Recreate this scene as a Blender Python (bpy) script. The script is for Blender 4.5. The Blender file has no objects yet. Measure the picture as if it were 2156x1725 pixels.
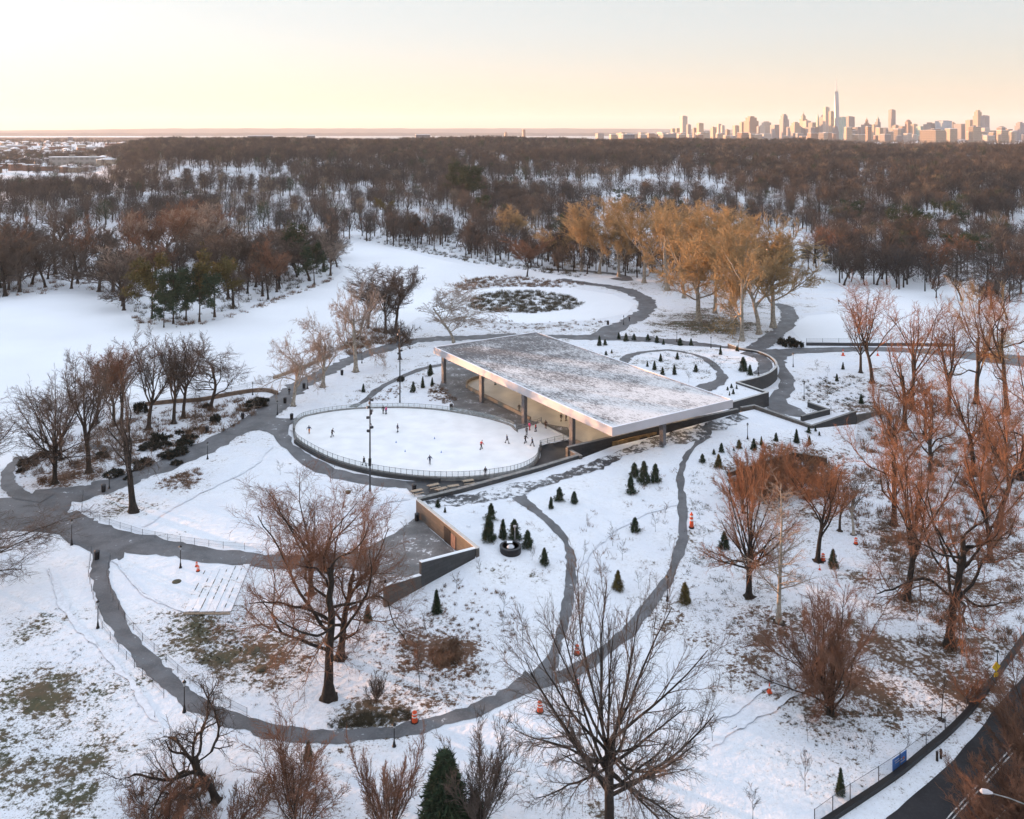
import bpy, bmesh, math, random
import numpy as np
from mathutils import Vector, Matrix
from mathutils.bvhtree import BVHTree
from mathutils.geometry import delaunay_2d_cdt
sc = bpy.context.scene
COL = sc.collection
R = math.radians
F, YH, XC, H = 1840.0, 278.0, 1078.0, 67.0      # lens: focal length and level line in picture units, eye height in metres
HAZE_D = 3.6e-5
rnd = random.Random(7)
NR = np.random.default_rng(11)

# ------------------------------------------------------------------ materials
def nn(nt, t, **kw):
    n = nt.nodes.new(t)
    for k, v in kw.items():
        if k.startswith('i_'): n.inputs[k[2:].replace('_', ' ')].default_value = v
        else: setattr(n, k, v)
    return n
def newmat(name):
    m = bpy.data.materials.new(name); m.use_nodes = True
    nt = m.node_tree; nt.nodes.clear()
    out = nt.nodes.new('ShaderNodeOutputMaterial'); b = nt.nodes.new('ShaderNodeBsdfPrincipled')
    nt.links.new(b.outputs[0], out.inputs[0])
    return m, nt, b
def mat(name, c, rough=.8, vary=.25, scale=2., bump=0., metal=0., c2=None, objco=False, spec=.3):
    m, nt, b = newmat(name)
    b.inputs['Roughness'].default_value = rough; b.inputs['Metallic'].default_value = metal
    b.inputs['Specular IOR Level'].default_value = spec
    co = nt.nodes.new('ShaderNodeTexCoord' if objco else 'ShaderNodeNewGeometry')
    src = co.outputs['Object'] if objco else co.outputs['Position']
    no = nn(nt, 'ShaderNodeTexNoise'); no.inputs['Scale'].default_value = scale; no.inputs['Detail'].default_value = 5
    nt.links.new(src, no.inputs['Vector'])
    r = nn(nt, 'ShaderNodeValToRGB'); e = r.color_ramp.elements
    c2 = c2 or tuple(x*(1-vary) for x in c)
    e[0].position = .35; e[0].color = (*c2, 1); e[1].position = .65; e[1].color = (*[min(1, x*(1+vary*.5)) for x in c], 1)
    nt.links.new(no.outputs[0], r.inputs[0]); nt.links.new(r.outputs[0], b.inputs['Base Color'])
    if bump:
        bp = nn(nt, 'ShaderNodeBump'); bp.inputs['Strength'].default_value = bump; bp.inputs['Distance'].default_value = .1
        nt.links.new(no.outputs[0], bp.inputs['Height']); nt.links.new(bp.outputs[0], b.inputs['Normal'])
    return m
def math_node(nt, op, a, b=None, clamp=False):
    n = nt.nodes.new('ShaderNodeMath'); n.operation = op; n.use_clamp = clamp
    for i, v in enumerate((a, b)):
        if v is None: continue
        if isinstance(v, (int, float)): n.inputs[i].default_value = v
        else: nt.links.new(v, n.inputs[i])
    return n.outputs[0]
def noise(nt, vec, scale, detail=5, rough=.6):
    n = nt.nodes.new('ShaderNodeTexNoise'); n.inputs['Scale'].default_value = scale
    n.inputs['Detail'].default_value = detail; n.inputs['Roughness'].default_value = rough
    nt.links.new(vec, n.inputs['Vector']); return n.outputs[0]
def mixc(nt, fac, a, b):
    n = nt.nodes.new('ShaderNodeMix'); n.data_type = 'RGBA'
    nt.links.new(fac, n.inputs[0])
    for i, v in ((6, a), (7, b)):
        if isinstance(v, tuple): n.inputs[i].default_value = (*v, 1)
        else: nt.links.new(v, n.inputs[i])
    return n.outputs[2]
def ramp(nt, fac, p0, p1):
    n = nt.nodes.new('ShaderNodeMapRange'); n.interpolation_type = 'SMOOTHSTEP'
    nt.links.new(fac, n.inputs[0]); n.inputs[1].default_value = p0; n.inputs[2].default_value = p1
    return n.outputs[0]
SNOW = (.80, .825, .87)
def snow_ground():
    """snow with grass, leaves and soil showing through; 'bare' says where the cover is thin"""
    m, nt, b = newmat('snow_cover')
    g = nt.nodes.new('ShaderNodeNewGeometry'); P = g.outputs['Position']
    at = nt.nodes.new('ShaderNodeAttribute'); at.attribute_name = 'bare'
    at2 = nt.nodes.new('ShaderNodeAttribute'); at2.attribute_name = 'leaf'
    n1 = noise(nt, P, 1.6, 8, .72); n2 = noise(nt, P, .12, 5, .6); n3 = noise(nt, P, .5, 5, .6)
    v = math_node(nt, 'MULTIPLY', n1, .45); v = math_node(nt, 'ADD', v, math_node(nt, 'MULTIPLY', n2, .35))
    v = math_node(nt, 'ADD', v, math_node(nt, 'MULTIPLY', n3, .2))
    v = math_node(nt, 'ADD', v, math_node(nt, 'MULTIPLY', at.outputs['Fac'], .085))
    bare = ramp(nt, v, .59, .635)
    grass = mixc(nt, ramp(nt, noise(nt, P, .3), .4, .6), (.066, .068, .042), (.10, .078, .052))
    grass = mixc(nt, at2.outputs['Fac'], grass, (.12, .07, .048))
    sk = math_node(nt, 'ADD', math_node(nt, 'MULTIPLY', noise(nt, P, 4.5, 4, .6), .8), math_node(nt, 'ADD', math_node(nt, 'MULTIPLY', at.outputs['Fac'], .085), math_node(nt, 'MULTIPLY', n2, .2)))
    bare = math_node(nt, 'MAXIMUM', bare, math_node(nt, 'MULTIPLY', ramp(nt, sk, .635, .68), .75))
    tone = mixc(nt, ramp(nt, n2, .3, .7), (.70, .735, .80), SNOW)
    dust = ramp(nt, v, .48, .64)
    tone = mixc(nt, math_node(nt, 'MULTIPLY', dust, .3), tone, (.45, .43, .42))
    nt.links.new(mixc(nt, bare, tone, grass), b.inputs['Base Color'])
    b.inputs['Roughness'].default_value = .85; b.inputs['Specular IOR Level'].default_value = .15
    bp = nt.nodes.new('ShaderNodeBump'); bp.inputs['Strength'].default_value = .8; bp.inputs['Distance'].default_value = .5
    nt.links.new(n3, bp.inputs['Height']); nt.links.new(bp.outputs[0], b.inputs['Normal'])
    return m
def path_mat(name, c, snow=.0, wet=.6, scale=1.):
    m, nt, b = newmat(name)
    g = nt.nodes.new('ShaderNodeNewGeometry'); P = g.outputs['Position']
    n1 = noise(nt, P, 1.1*scale, 7, .7); n2 = noise(nt, P, .25*scale, 4)
    base = mixc(nt, ramp(nt, n2, .35, .6), tuple(x*.62 for x in c), c)
    base = mixc(nt, math_node(nt, 'MULTIPLY', ramp(nt, noise(nt, P, 3.5*scale, 6, .75), .45, .75), .35), base, tuple(x*1.9+.012 for x in c))
    v = math_node(nt, 'ADD', math_node(nt, 'MULTIPLY', n1, .6), math_node(nt, 'MULTIPLY', n2, .4))
    f = ramp(nt, v, .72-snow, .80-snow)
    nt.links.new(mixc(nt, f, base, (.68, .71, .76)), b.inputs['Base Color'])
    b.inputs['Roughness'].default_value = wet; b.inputs['Specular IOR Level'].default_value = .35
    return m
def brick_mat(name, a, b2, mortar, sx=1.2, sy=.5):
    m, nt, b = newmat(name)
    tc = nt.nodes.new('ShaderNodeTexCoord'); br = nt.nodes.new('ShaderNodeTexBrick')
    mp = nt.nodes.new('ShaderNodeMapping'); mp.inputs['Rotation'].default_value = (R(90), 0, 0)
    nt.links.new(tc.outputs['Object'], mp.inputs[0]); nt.links.new(mp.outputs[0], br.inputs['Vector'])
    br.inputs['Color1'].default_value = (*a, 1); br.inputs['Color2'].default_value = (*b2, 1); br.inputs['Mortar'].default_value = (*mortar, 1)
    br.inputs['Scale'].default_value = 1; br.inputs['Brick Width'].default_value = sx; br.inputs['Row Height'].default_value = sy
    br.inputs['Mortar Size'].default_value = .02
    g = nt.nodes.new('ShaderNodeNewGeometry')
    f = ramp(nt, noise(nt, g.outputs['Position'], .8, 6, .7), .35, .65)
    nt.links.new(mixc(nt, math_node(nt, 'MULTIPLY', f, .45), br.outputs[0], tuple(x*.6 for x in a)), b.inputs['Base Color'])
    b.inputs['Roughness'].default_value = .75
    return m
def glow(name, c, s):
    m, nt, b = newmat(name)
    b.inputs['Base Color'].default_value = (*c, 1); b.inputs['Emission Color'].default_value = (*c, 1); b.inputs['Emission Strength'].default_value = s
    return m
M = {}
M['snow'] = snow_ground()
M['snow_plain'] = mat('fresh_snow', SNOW, .8, .05, .05, .1)
M['lake'] = mat('snow_on_ice', (.80, .83, .88), .7, .07, .02)
M['asphalt'] = path_mat('cleared_asphalt', (.125, .13, .142), .13)
M['asphalt_dark'] = path_mat('wet_asphalt', (.045, .048, .055), .1, .45)
M['trod'] = path_mat('trodden_snow_path', (.06, .065, .075), .24, .5, .8)
M['plaza'] = path_mat('plaza_paving', (.155, .155, .16), .17, .6, 1.3)
M['road'] = path_mat('road_asphalt', (.024, .024, .028), .0, .85)
M['paint'] = mat('road_paint', (.55, .55, .55), .6, .4, 3)
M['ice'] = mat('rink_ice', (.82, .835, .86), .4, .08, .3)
M['ice_in'] = mat('covered_rink_ice', (.60, .58, .53), .35, .15, .2)  # tan cast of the warm lights under the roof put into the ice colour
M['concrete'] = mat('concrete', (.24, .24, .235), .8, .3, 1.5)
M['fascia'] = mat('metal_fascia', (.47, .455, .48), .5, .12, .15)
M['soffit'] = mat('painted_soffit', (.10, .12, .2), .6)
M['steel'] = mat('dark_steel', (.045, .048, .055), .5, .2)
M['column'] = mat('granite_column', (.13, .13, .14), .6, .3, 3)
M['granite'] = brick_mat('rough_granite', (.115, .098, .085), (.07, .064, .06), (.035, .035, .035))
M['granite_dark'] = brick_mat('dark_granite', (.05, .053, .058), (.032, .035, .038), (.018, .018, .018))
M['coping'] = mat('pale_coping', (.50, .50, .49), .7, .15)
M['wood'] = mat('weathered_wood', (.36, .29, .22), .8, .3, 4)
M['black'] = mat('black_paint', (.012, .012, .014), .45)
M['bark_dark'] = mat('dark_bark', (.026, .021, .018), .95, .4, 3)
M['bark_brown'] = mat('brown_bark', (.05, .037, .03), .95, .35, 3)
M['bark_pale'] = mat('mottled_pale_bark', (.30, .265, .22), .9, .45, 2)
M['twig_brown'] = mat('brown_twigs', (.10, .078, .066), .95, .25, .3)
M['twig_red'] = mat('reddish_twigs', (.165, .088, .058), .95, .25, .3)
M['twig_tan'] = mat('tan_twigs', (.34, .24, .125), .95, .3, .2)
M['twig_pale'] = mat('pale_twigs', (.29, .23, .19), .95, .25, .3)
M['twig_rust'] = mat('sunlit_twigs', (.25, .12, .065), .95, .25, .3)  # brighter copy of the red twigs: orange glow of low sun put into the colour
M['twig_dusk'] = mat('dusky_twigs', (.06, .052, .05), .95, .25, .3)
M['twig_straw'] = mat('straw_twigs', (.19, .15, .115), .95, .25, .3)
M['needle'] = mat('dark_needles', (.034, .056, .03), .9, .5, 2)
M['needle_warm'] = mat('bronzed_sunlit_needles', (.11, .088, .03), .9, .5, 1.5)
M['bush'] = mat('broadleaf_evergreen', (.022, .026, .02), .8, .5, 3)
M['brush'] = mat('dry_brush', (.19, .12, .08), .95, .5, .6)
M['brush_dark'] = mat('dark_brush', (.085, .075, .05), .95, .5, .6)
M['orange'] = mat('orange_plastic', (.65, .09, .03), .5, .15)
M['white'] = mat('white_stripe', (.7, .7, .7), .5, .1)
M['skin'] = mat('skin', (.5, .33, .25), .6, .05)
for n_, c_ in dict(cloth_black=(.015, .015, .02), cloth_navy=(.02, .03, .08), cloth_red=(.45, .03, .04), cloth_pink=(.6, .06, .22), cloth_brown=(.16, .08, .05), cloth_grey=(.12, .12, .13), cloth_orange=(.55, .2, .05), cloth_blue=(.04, .16, .5), hair=(.03, .02, .015)).items():
    M[n_] = mat(n_, c_, .85, .15, 6)

# ------------------------------------------------------------------ mesh helpers
def np_mesh(name, V, polys, mats=(), smooth=False, midx=None):
    """V (n,3); polys = list of int arrays (m,k)"""
    me = bpy.data.meshes.new(name)
    V = np.ascontiguousarray(V, dtype=np.float32)
    me.vertices.add(len(V)); me.vertices.foreach_set('co', V.ravel())
    polys = [np.asarray(p, dtype=np.int32) for p in polys if len(p)]
    tot = sum(p.size for p in polys); npoly = sum(len(p) for p in polys)
    me.loops.add(tot); me.polygons.add(npoly)
    me.loops.foreach_set('vertex_index', np.concatenate([p.ravel() for p in polys]))
    st = np.concatenate([np.full(len(p), p.shape[1], dtype=np.int32) for p in polys])
    starts = np.concatenate([[0], np.cumsum(st)[:-1]]).astype(np.int32)
    me.polygons.foreach_set('loop_start', starts)
    if smooth: me.polygons.foreach_set('use_smooth', np.ones(npoly, dtype=bool))
    for m in mats: me.materials.append(m)
    if midx is not None: me.polygons.foreach_set('material_index', np.asarray(midx, dtype=np.int32))
    me.update(calc_edges=True)
    return me
def link(name, me, parent=None, loc=None):
    o = bpy.data.objects.new(name, me); COL.objects.link(o)
    if parent is not None: o.parent = parent
    if loc is not None: o.location = loc
    return o
def tag(o, label=None, cat=None, group=None, kind=None):
    if label: o['label'] = label
    if cat: o['category'] = cat
    if group: o['group'] = group
    if kind: o['kind'] = kind
    return o
def thing(name, label, cat, loc=(0, 0, 0), rz=0, group=None):
    o = bpy.data.objects.new(name, None); COL.objects.link(o); o.empty_display_size = .2
    o.location = loc; o.rotation_euler = (0, 0, rz)
    return tag(o, label, cat, group)
def dup(root, loc, rz=0, label=None, scale=None, group=None):
    r = root.copy(); COL.objects.link(r); r.location = loc; r.rotation_euler = (0, 0, rz)
    if scale is not None: r.scale = scale
    if label: r['label'] = label
    if group: r['group'] = group
    for ch in root.children:
        c = ch.copy(); COL.objects.link(c); c.parent = r
        for g in ch.children:
            d = g.copy(); COL.objects.link(d); d.parent = c
    return r
class MB:
    def __init__(s): s.v = []; s.f = []; s.m = []
    def add(s, vs, fs, mi=0):
        b = len(s.v); s.v += [tuple(v) for v in vs]
        for f in fs: s.f.append([b+i for i in f]); s.m.append(mi)
        return s
    def box(s, c, d, rz=0, mi=0, top=1.):
        x, y, z = d[0]/2, d[1]/2, d[2]/2; ca, sa = math.cos(rz), math.sin(rz); vs = []
        for k in (-1, 1):
            t = top if k > 0 else 1
            for i, j in ((-1, -1), (1, -1), (1, 1), (-1, 1)):
                px, py = i*x*t, j*y*t; vs.append((c[0]+px*ca-py*sa, c[1]+px*sa+py*ca, c[2]+k*z))
        return s.add(vs, [(3, 2, 1, 0), (4, 5, 6, 7), (0, 1, 5, 4), (1, 2, 6, 5), (2, 3, 7, 6), (3, 0, 4, 7)], mi)
    def prism(s, poly, z0, z1, mi=0, cap=True, mtop=None):
        n = len(poly); a = sum(poly[i][0]*poly[(i+1) % n][1]-poly[(i+1) % n][0]*poly[i][1] for i in range(n))
        if a < 0: poly = poly[::-1]
        za = z0 if hasattr(z0, '__len__') else [z0]*n; zb = z1 if hasattr(z1, '__len__') else [z1]*n
        if a < 0: za = za[::-1]; zb = zb[::-1]
        vs = [(p[0], p[1], za[i]) for i, p in enumerate(poly)]+[(p[0], p[1], zb[i]) for i, p in enumerate(poly)]
        s.add(vs, [(i, (i+1) % n, n+(i+1) % n, n+i) for i in range(n)], mi)
        if cap:
            s.add(vs[n:], [tuple(range(n))], mi if mtop is None else mtop); s.add(vs[:n], [tuple(reversed(range(n)))], mi)
        return s
    def tube(s, pts, rad, n=6, mi=0, cap=True):
        pts = [Vector(p) for p in pts]; rings = []
        if not hasattr(rad, '__len__'): rad = [rad]*len(pts)
        for i, p in enumerate(pts):
            t = (pts[min(i+1, len(pts)-1)]-pts[max(i-1, 0)]).normalized()
            a = t.orthogonal() if abs(t.z) < .9 else Vector((1, 0, 0)); a = (a-t*a.dot(t)).normalized(); b = t.cross(a)
            rings.append([p+(a*math.cos(2*math.pi*k/n)+b*math.sin(2*math.pi*k/n))*rad[i] for k in range(n)])
        vs = [v for r in rings for v in r]; fs = []
        for i in range(len(pts)-1):
            for k in range(n): fs.append((i*n+k, i*n+(k+1) % n, (i+1)*n+(k+1) % n, (i+1)*n+k))
        if cap: fs += [tuple(reversed(range(n))), tuple(range(len(vs)-n, len(vs)))]
        return s.add(vs, fs, mi)
    def lathe(s, prof, c=(0, 0, 0), n=12, mi=0):
        vs = [(c[0]+r*math.cos(2*math.pi*k/n), c[1]+r*math.sin(2*math.pi*k/n), c[2]+z) for r, z in prof for k in range(n)]
        fs = [(i*n+k, i*n+(k+1) % n, (i+1)*n+(k+1) % n, (i+1)*n+k) for i in range(len(prof)-1) for k in range(n)]
        fs += [tuple(reversed(range(n))), tuple(range(len(vs)-n, len(vs)))]
        return s.add(vs, fs, mi)
    def mesh(s, name, mats, smooth=False):
        me = bpy.data.meshes.new(name); me.from_pydata(s.v, [], s.f)
        for m in (mats if isinstance(mats, (list, tuple)) else [mats]): me.materials.append(m)
        me.polygons.foreach_set('material_index', s.m)
        if smooth: me.polygons.foreach_set('use_smooth', [True]*len(s.f))
        me.update(); return me
    def build(s, name, mats, parent=None, loc=None, smooth=False): return link(name, s.mesh(name, mats, smooth), parent, loc)

# ------------------------------------------------------------------ picture <-> place
def W(x, y, z=0.):
    d = (H-z)*F/(y-YH); return Vector(((x-XC)*d/F, d, z))
def inpoly(x, y, poly):
    c = False; j = len(poly)-1
    for i in range(len(poly)):
        xi, yi = poly[i][:2]; xj, yj = poly[j][:2]
        if (yi > y) != (yj > y) and x < (xj-xi)*(y-yi)/(yj-yi)+xi: c = not c
        j = i
    return c
def np_inpoly(X, Y, poly):
    c = np.zeros(X.shape, bool); n = len(poly); j = n-1
    for i in range(n):
        xi, yi = poly[i][:2]; xj, yj = poly[j][:2]
        if yi != yj: c ^= ((yi > Y) != (yj > Y)) & (X < (xj-xi)*(Y-yi)/(yj-yi)+xi)
        j = i
    return c
def smooth01(t): t = np.clip(t, 0, 1); return t*t*(3-2*t)
def vnoise(X, Y, s, seed=0):
    X = X/s+seed*17.3; Y = Y/s+seed*9.1
    return (np.sin(X+1.7*np.sin(Y*.7))*np.cos(Y*1.1+1.3*np.sin(X*.6))+.5*np.sin(2.3*X+Y)*np.cos(1.9*Y-X*.7))/1.5
def hills(X, Y):
    X = np.asarray(X, float); Y = np.asarray(Y, float)
    r = np.hypot(X, Y); az = X/np.maximum(np.abs(Y), 1)
    h = 31*smooth01((r-560)/1100)+vnoise(X, Y, 170)*5.5*smooth01((r-560)/350)
    h = h+7*np.exp(-((X+330)/190)**2-((Y-1080)/200)**2)
    h = h+(vnoise(X, Y, 430, 2)*6-11*smooth01((X/np.maximum(np.abs(Y), 1)-.22)/.3))*smooth01((r-1100)/600)
    h = h*(1-.75*smooth01((r-2300)/900))
    h = h*(1-.9*smooth01((-az-.40)/.10)*smooth01((r-750)/450))+smooth01((-az-.40)/.10)*smooth01((r-2600)/1200)*16
    h = h*(1-smooth01((r-4800)/1500))
    h = np.maximum(h, 0)*np.where(Y < 300, smooth01((r-500)/700), 1)
    cx, cy = X+538, Y-368; al = cx*.5+cy*.866; ac = -cx*.866+cy*.5      # long unseen hill added beyond the left edge to keep low sun off the ground
    return h+27*np.exp(-(al/250)**2-(ac/120)**2)*.62

# 'bare': where grass or litter shows through (picture x, y, radius m, strength, leaf tint)
BARE = [(60,1440,9,1.,0),(110,1460,7,1.1,0),(40,1580,8,1.,0),(130,1610,7,1.,0),(60,1690,8,.9,0),(30,1330,7,.8,0),(160,1480,8,.6,0),(240,1600,8,.5,0),(70,1320,5,.8,0),
 (430,1310,7,1.5,0),(470,1395,5,1.6,0),(500,1350,8,.8,0),(560,1340,9,.9,.3),(600,1420,8,.7,.4),(400,1350,6,.8,0),(840,1340,10,.75,.6),(940,1370,6,1.1,.8),(950,1440,6,1.,.6),(1000,1320,8,.6,.5),(860,1430,9,.6,.5),(780,1510,5,1.7,.2),(700,1400,9,.75,.5),(900,1290,8,.55,.4),
 (1480,1280,9,.75,.5),(1560,1340,9,.95,.7),(1620,1330,6,1.,.7),(1500,1180,8,.6,.5),(1800,1380,10,.8,.5),(1760,1540,8,.9,.3),(1850,1500,9,.7,.4),(1700,1480,9,.6,.5),(1950,1400,11,.85,.5),(2050,1380,10,.8,.5),(1980,1250,11,.9,.6),(2080,1250,10,.9,.6),(1850,1220,9,.7,.5),(1900,1130,12,.8,.5),(2050,1150,14,.9,.6),(1740,1100,12,.7,.5),(2130,1480,8,.6,.4),(1930,1500,9,.6,.4),
 (1240,1690,7,.9,.5),(1380,1700,6,.6,.5),(700,1690,7,.8,.8),(330,1690,6,.6,.4),(240,1700,5,.8,0),
 (1480,680,22,1.7,0),(1560,700,14,1.2,0),(1400,700,14,.8,0),(1520,650,22,.7,.2),(1600,640,30,.7,.2),(1450,600,34,.7,.4),(1350,600,25,.6,.4),
 (330,900,22,.6,.6),(230,950,18,.7,.6),(170,1000,12,.9,.6),(100,1010,12,.9,.6),(300,960,14,.6,.5),(480,900,16,.7,.4),(390,1010,7,1.,1),(370,1005,7,.8,1),(520,930,9,.5,.7),(270,1050,9,.7,0),(240,1070,5,1.,0),
 (1800,820,16,.7,.4),(1850,860,14,.8,.4),(1760,850,12,.7,.3),(1900,800,20,.8,.5),(1700,800,10,.4,.2),(1400,770,24,.55,.2),(1500,790,20,.5,.2),(1250,760,16,.5,.2),
 (830,800,14,.6,.5),(870,740,16,.5,.4),(700,860,10,.4,.4),(780,740,12,.5,.4),
 (1120,690,30,.9,.3),(1050,680,30,.7,.4),(980,600,24,1.,.5),(1000,660,26,.6,.4),(1250,620,16,.5,.2),
 (1600,1010,10,1.2,.8),(1700,1000,12,1.1,.8),(1640,970,8,1.,.8),(1780,1000,14,.8,.7),(2000,950,25,.9,.6),(2100,900,30,.8,.6)]
BW = [(W(x, y)[0], W(x, y)[1], r, s, l) for x, y, r, s, l in BARE]
def bare_attr(me):
    n = len(me.vertices); co = np.empty(n*3, np.float32); me.vertices.foreach_get('co', co); co = co.reshape(-1, 3)
    b = np.zeros(n); lf = np.zeros(n)
    for x, y, r, s, l in BW:
        g = np.exp(-((co[:, 0]-x)**2+(co[:, 1]-y)**2)/(r*r)); lf += g*s*l; b = np.maximum(b, s*g)+.3*np.minimum(b, s*g)
    b += .25*np.exp(-((co[:, 0]-45)**2+(co[:, 1]-120)**2)/1600)
    rr = np.hypot(co[:, 0], co[:, 1])
    b += .55*smooth01((rr-480)/300); lf = lf/np.maximum(b, .3)
    lf = np.maximum(lf, .5*smooth01((rr-480)/300))
    for nm, a in (('bare', b), ('leaf', np.clip(lf, 0, 1))):
        at = me.attributes.new(nm, 'FLOAT', 'POINT'); at.data.foreach_set('value', a.astype(np.float32))
# ------------------------------------------------------------------ ground sheet
rows = [-1500, -700, -300, -120, -40, 10, 40, 55]
y = 65.
while y < 30000:
    rows.append(y); y += max(1.3, .0125*y)
rows = np.array(rows); U = np.linspace(-1, 1, 331)
Yc = np.maximum(rows, 90)[:, None]; a = np.abs(U)[None]; sg = np.sign(U)[None]
inner = .62*Yc*(a/.84); outer = .62*Yc+((a-.84)/.16)**2*(Yc*1.6+900)
GX = sg*np.where(a <= .84, inner, outer); GY = np.broadcast_to(rows[:, None], GX.shape)
GZ = hills(GX, GY)
nr, nc = GX.shape
idx = np.arange(nr*nc).reshape(nr, nc)
quads = np.stack([idx[:-1, :-1], idx[:-1, 1:], idx[1:, 1:], idx[1:, :-1]], -1).reshape(-1, 4)
gme = np_mesh('snowy_ground', np.stack([GX, GY, GZ], -1).reshape(-1, 3), [quads], [M['snow']], True)
bare_attr(gme)
ground = tag(link('snowy_ground', gme), 'wide snow-covered park ground with thin grass showing through', 'ground', kind='structure')
SURF = []
def add_surf(me):
    co = np.empty(len(me.vertices)*3, np.float32); me.vertices.foreach_get('co', co)
    SURF.append(BVHTree.FromPolygons([tuple(v) for v in co.reshape(-1, 3)], [tuple(p.vertices) for p in me.polygons]))
add_surf(gme)
def drape(x, y):
    z = -9.
    for i, t in enumerate(SURF):
        h = t.ray_cast(Vector((x, y, 900)), Vector((0, 0, -1)))
        if h[0] is not None: z = max(z, h[0].z)
    return z
def G(x, y):
    """point of the picture -> nearest ground there"""
    o = Vector((0, 0, H)); d = Vector((x-XC, F, YH-y)).normalized(); best = None
    for t in SURF:
        h = t.ray_cast(o, d)
        if h[0] is not None and (best is None or h[3] < best[1]): best = (h[0], h[3])
    return best[0] if best else W(x, y)
def resample(pts, step, closed=False):
    pts = [Vector(p) for p in pts]; out = []; n = len(pts)
    for i in range(n if closed else n-1):
        a, b = pts[i], pts[(i+1) % n]; k = max(1, int((b-a).length/step))
        out += [a.lerp(b, j/k) for j in range(k)]
    if not closed: out.append(pts[-1])
    return out
def crom(pts, k=6, closed=False):
    P = [Vector(p) for p in pts]; n = len(P); out = []
    for i in range(n if closed else n-1):
        g = (lambda q: P[q % n]) if closed else (lambda q: P[min(max(q, 0), n-1)])
        p0, p1, p2, p3 = g(i-1), g(i), g(i+1), g(i+2)
        for j in range(k):
            t = j/k; out.append(.5*((2*p1)+(p2-p0)*t+(2*p0-5*p1+4*p2-p3)*t*t+(3*p1-p0-3*p2+p3)*t**3))
    if not closed: out.append(P[-1])
    return out
def cdt(poly, step, zfun=None, fixed=()):
    """fill a world polygon (3D points) with a fine mesh; inner heights relax between the edges, or follow zfun"""
    bd = resample(poly, step, True); xs = [p.x for p in bd]; ys = [p.y for p in bd]
    pts = [(p.x, p.y) for p in bd]; nb = len(pts); P2 = pts[:]
    gx = np.arange(min(xs), max(xs), step); gy = np.arange(min(ys), max(ys), step)
    XX, YY = np.meshgrid(gx, gy); ok = np_inpoly(XX, YY, P2); B = np.array(P2)
    for x, y in zip(XX[ok], YY[ok]):
        if ((B[:, 0]-x)**2+(B[:, 1]-y)**2).min() > (step*.5)**2: pts.append((float(x), float(y)))
    r = delaunay_2d_cdt([Vector(p) for p in pts], [], [list(range(nb))], 1, 1e-5, True)
    vs, fs, orig = r[0], r[2], r[3]
    if zfun: z = np.array([zfun(v.x, v.y) for v in vs])
    else:
        z = np.full(len(vs), np.nan)
        for i, o in enumerate(orig):
            for q in o:
                if q < nb: z[i] = bd[q].z
        fx = ~np.isnan(z)
        for f in fixed:
            d = [(v.x-f[0])**2+(v.y-f[1])**2 for v in vs]; i = int(np.argmin(d)); z[i] = f[2]; fx[i] = True
        z[~fx] = np.nanmean(z)
        E = set()
        for f in fs:
            cx = sum(vs[q].x for q in f)/3; cy = sum(vs[q].y for q in f)/3
            if not inpoly(cx, cy, P2): continue
            for i in range(3): E.add((f[i], f[(i+1) % 3])); E.add((f[(i+1) % 3], f[i]))
        E = np.array(list(E)); deg = np.bincount(E[:, 0], minlength=len(vs)).clip(1)
        for _ in range(900):
            s = np.bincount(E[:, 0], weights=z[E[:, 1]], minlength=len(vs))/deg
            z = np.where(fx, z, s)
    T = np.array([tuple(f) for f in fs if len(f) == 3]); V = np.array([(v.x, v.y, zz) for v, zz in zip(vs, z)])
    c = V[T].mean(1); T = T[np_inpoly(c[:, 0], c[:, 1], P2)]
    return V, T
def patch(name, poly, step, label, material, fixed=(), surf=True, zfun=None, cat='ground'):
    V, fs = cdt(poly, step, zfun, fixed)
    me = np_mesh(name, V, [np.array(fs)], [material], True)
    if material is M['snow']: bare_attr(me)
    me.update(); 
    if surf: add_surf(me)
    o = link(name, me)
    if me.polygons[0].normal.z < 0: me.flip_normals()
    return tag(o, label, cat, kind='structure')
def Wz(l): return [W(*p) for p in l]

# ------------------------------------------------------------------ the roof's own axes
RA, RB, RC_, RD = W(913, 731, 9.5), W(1129, 699, 9.5), W(1534, 842, 9.5), W(1289, 901, 9.5)
uv = (RD-RA).normalized(); vv = Vector((uv.x, uv.y, 0)); uu = Vector((-vv.y, vv.x, 0))
if uu.dot(RB-RA) < 0: uu = -uu
LU, LV = (RB-RA).dot(uu), (RD-RA).length
def RU(u, v, z=0.): q = RA+uu*u+vv*v; return Vector((q.x, q.y, z))
RROT = math.atan2(vv.y, vv.x)

# raised banks: snow that lies higher than the park floor
bank_poly = [W(879, 1052, 2.6), W(1003, 1157, 2.2), W(1000, 1176, 1.5), W(886, 1238, .55), W(812, 1280, .0), W(840, 1330, 0), W(960, 1375, 0), W(1130, 1350, 0),
 W(1300, 1290, 0), W(1450, 1190, 0), W(1560, 1100, 0), W(1690, 1010, 0), W(1800, 950, 0), W(1806, 893, 2.), W(1708, 903, 3.), W(1588, 862, 3.6), W(1560, 868, 3.8),
 W(1385, 917, 3.6), W(1290, 940, 3.2), W(1222, 966, 2.4), W(1060, 1009, 2.3), W(960, 1034, 2.3)]
patch('snow_bank', bank_poly, 1.5, 'snow bank rising to the long low wall beside the rink', M['snow'], fixed=[tuple(W(1050, 1130, 2.3)), tuple(W(1250, 1060, 2.6)), tuple(W(1400, 980, 3.1)), tuple(W(1550, 930, 3.3))])
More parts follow.
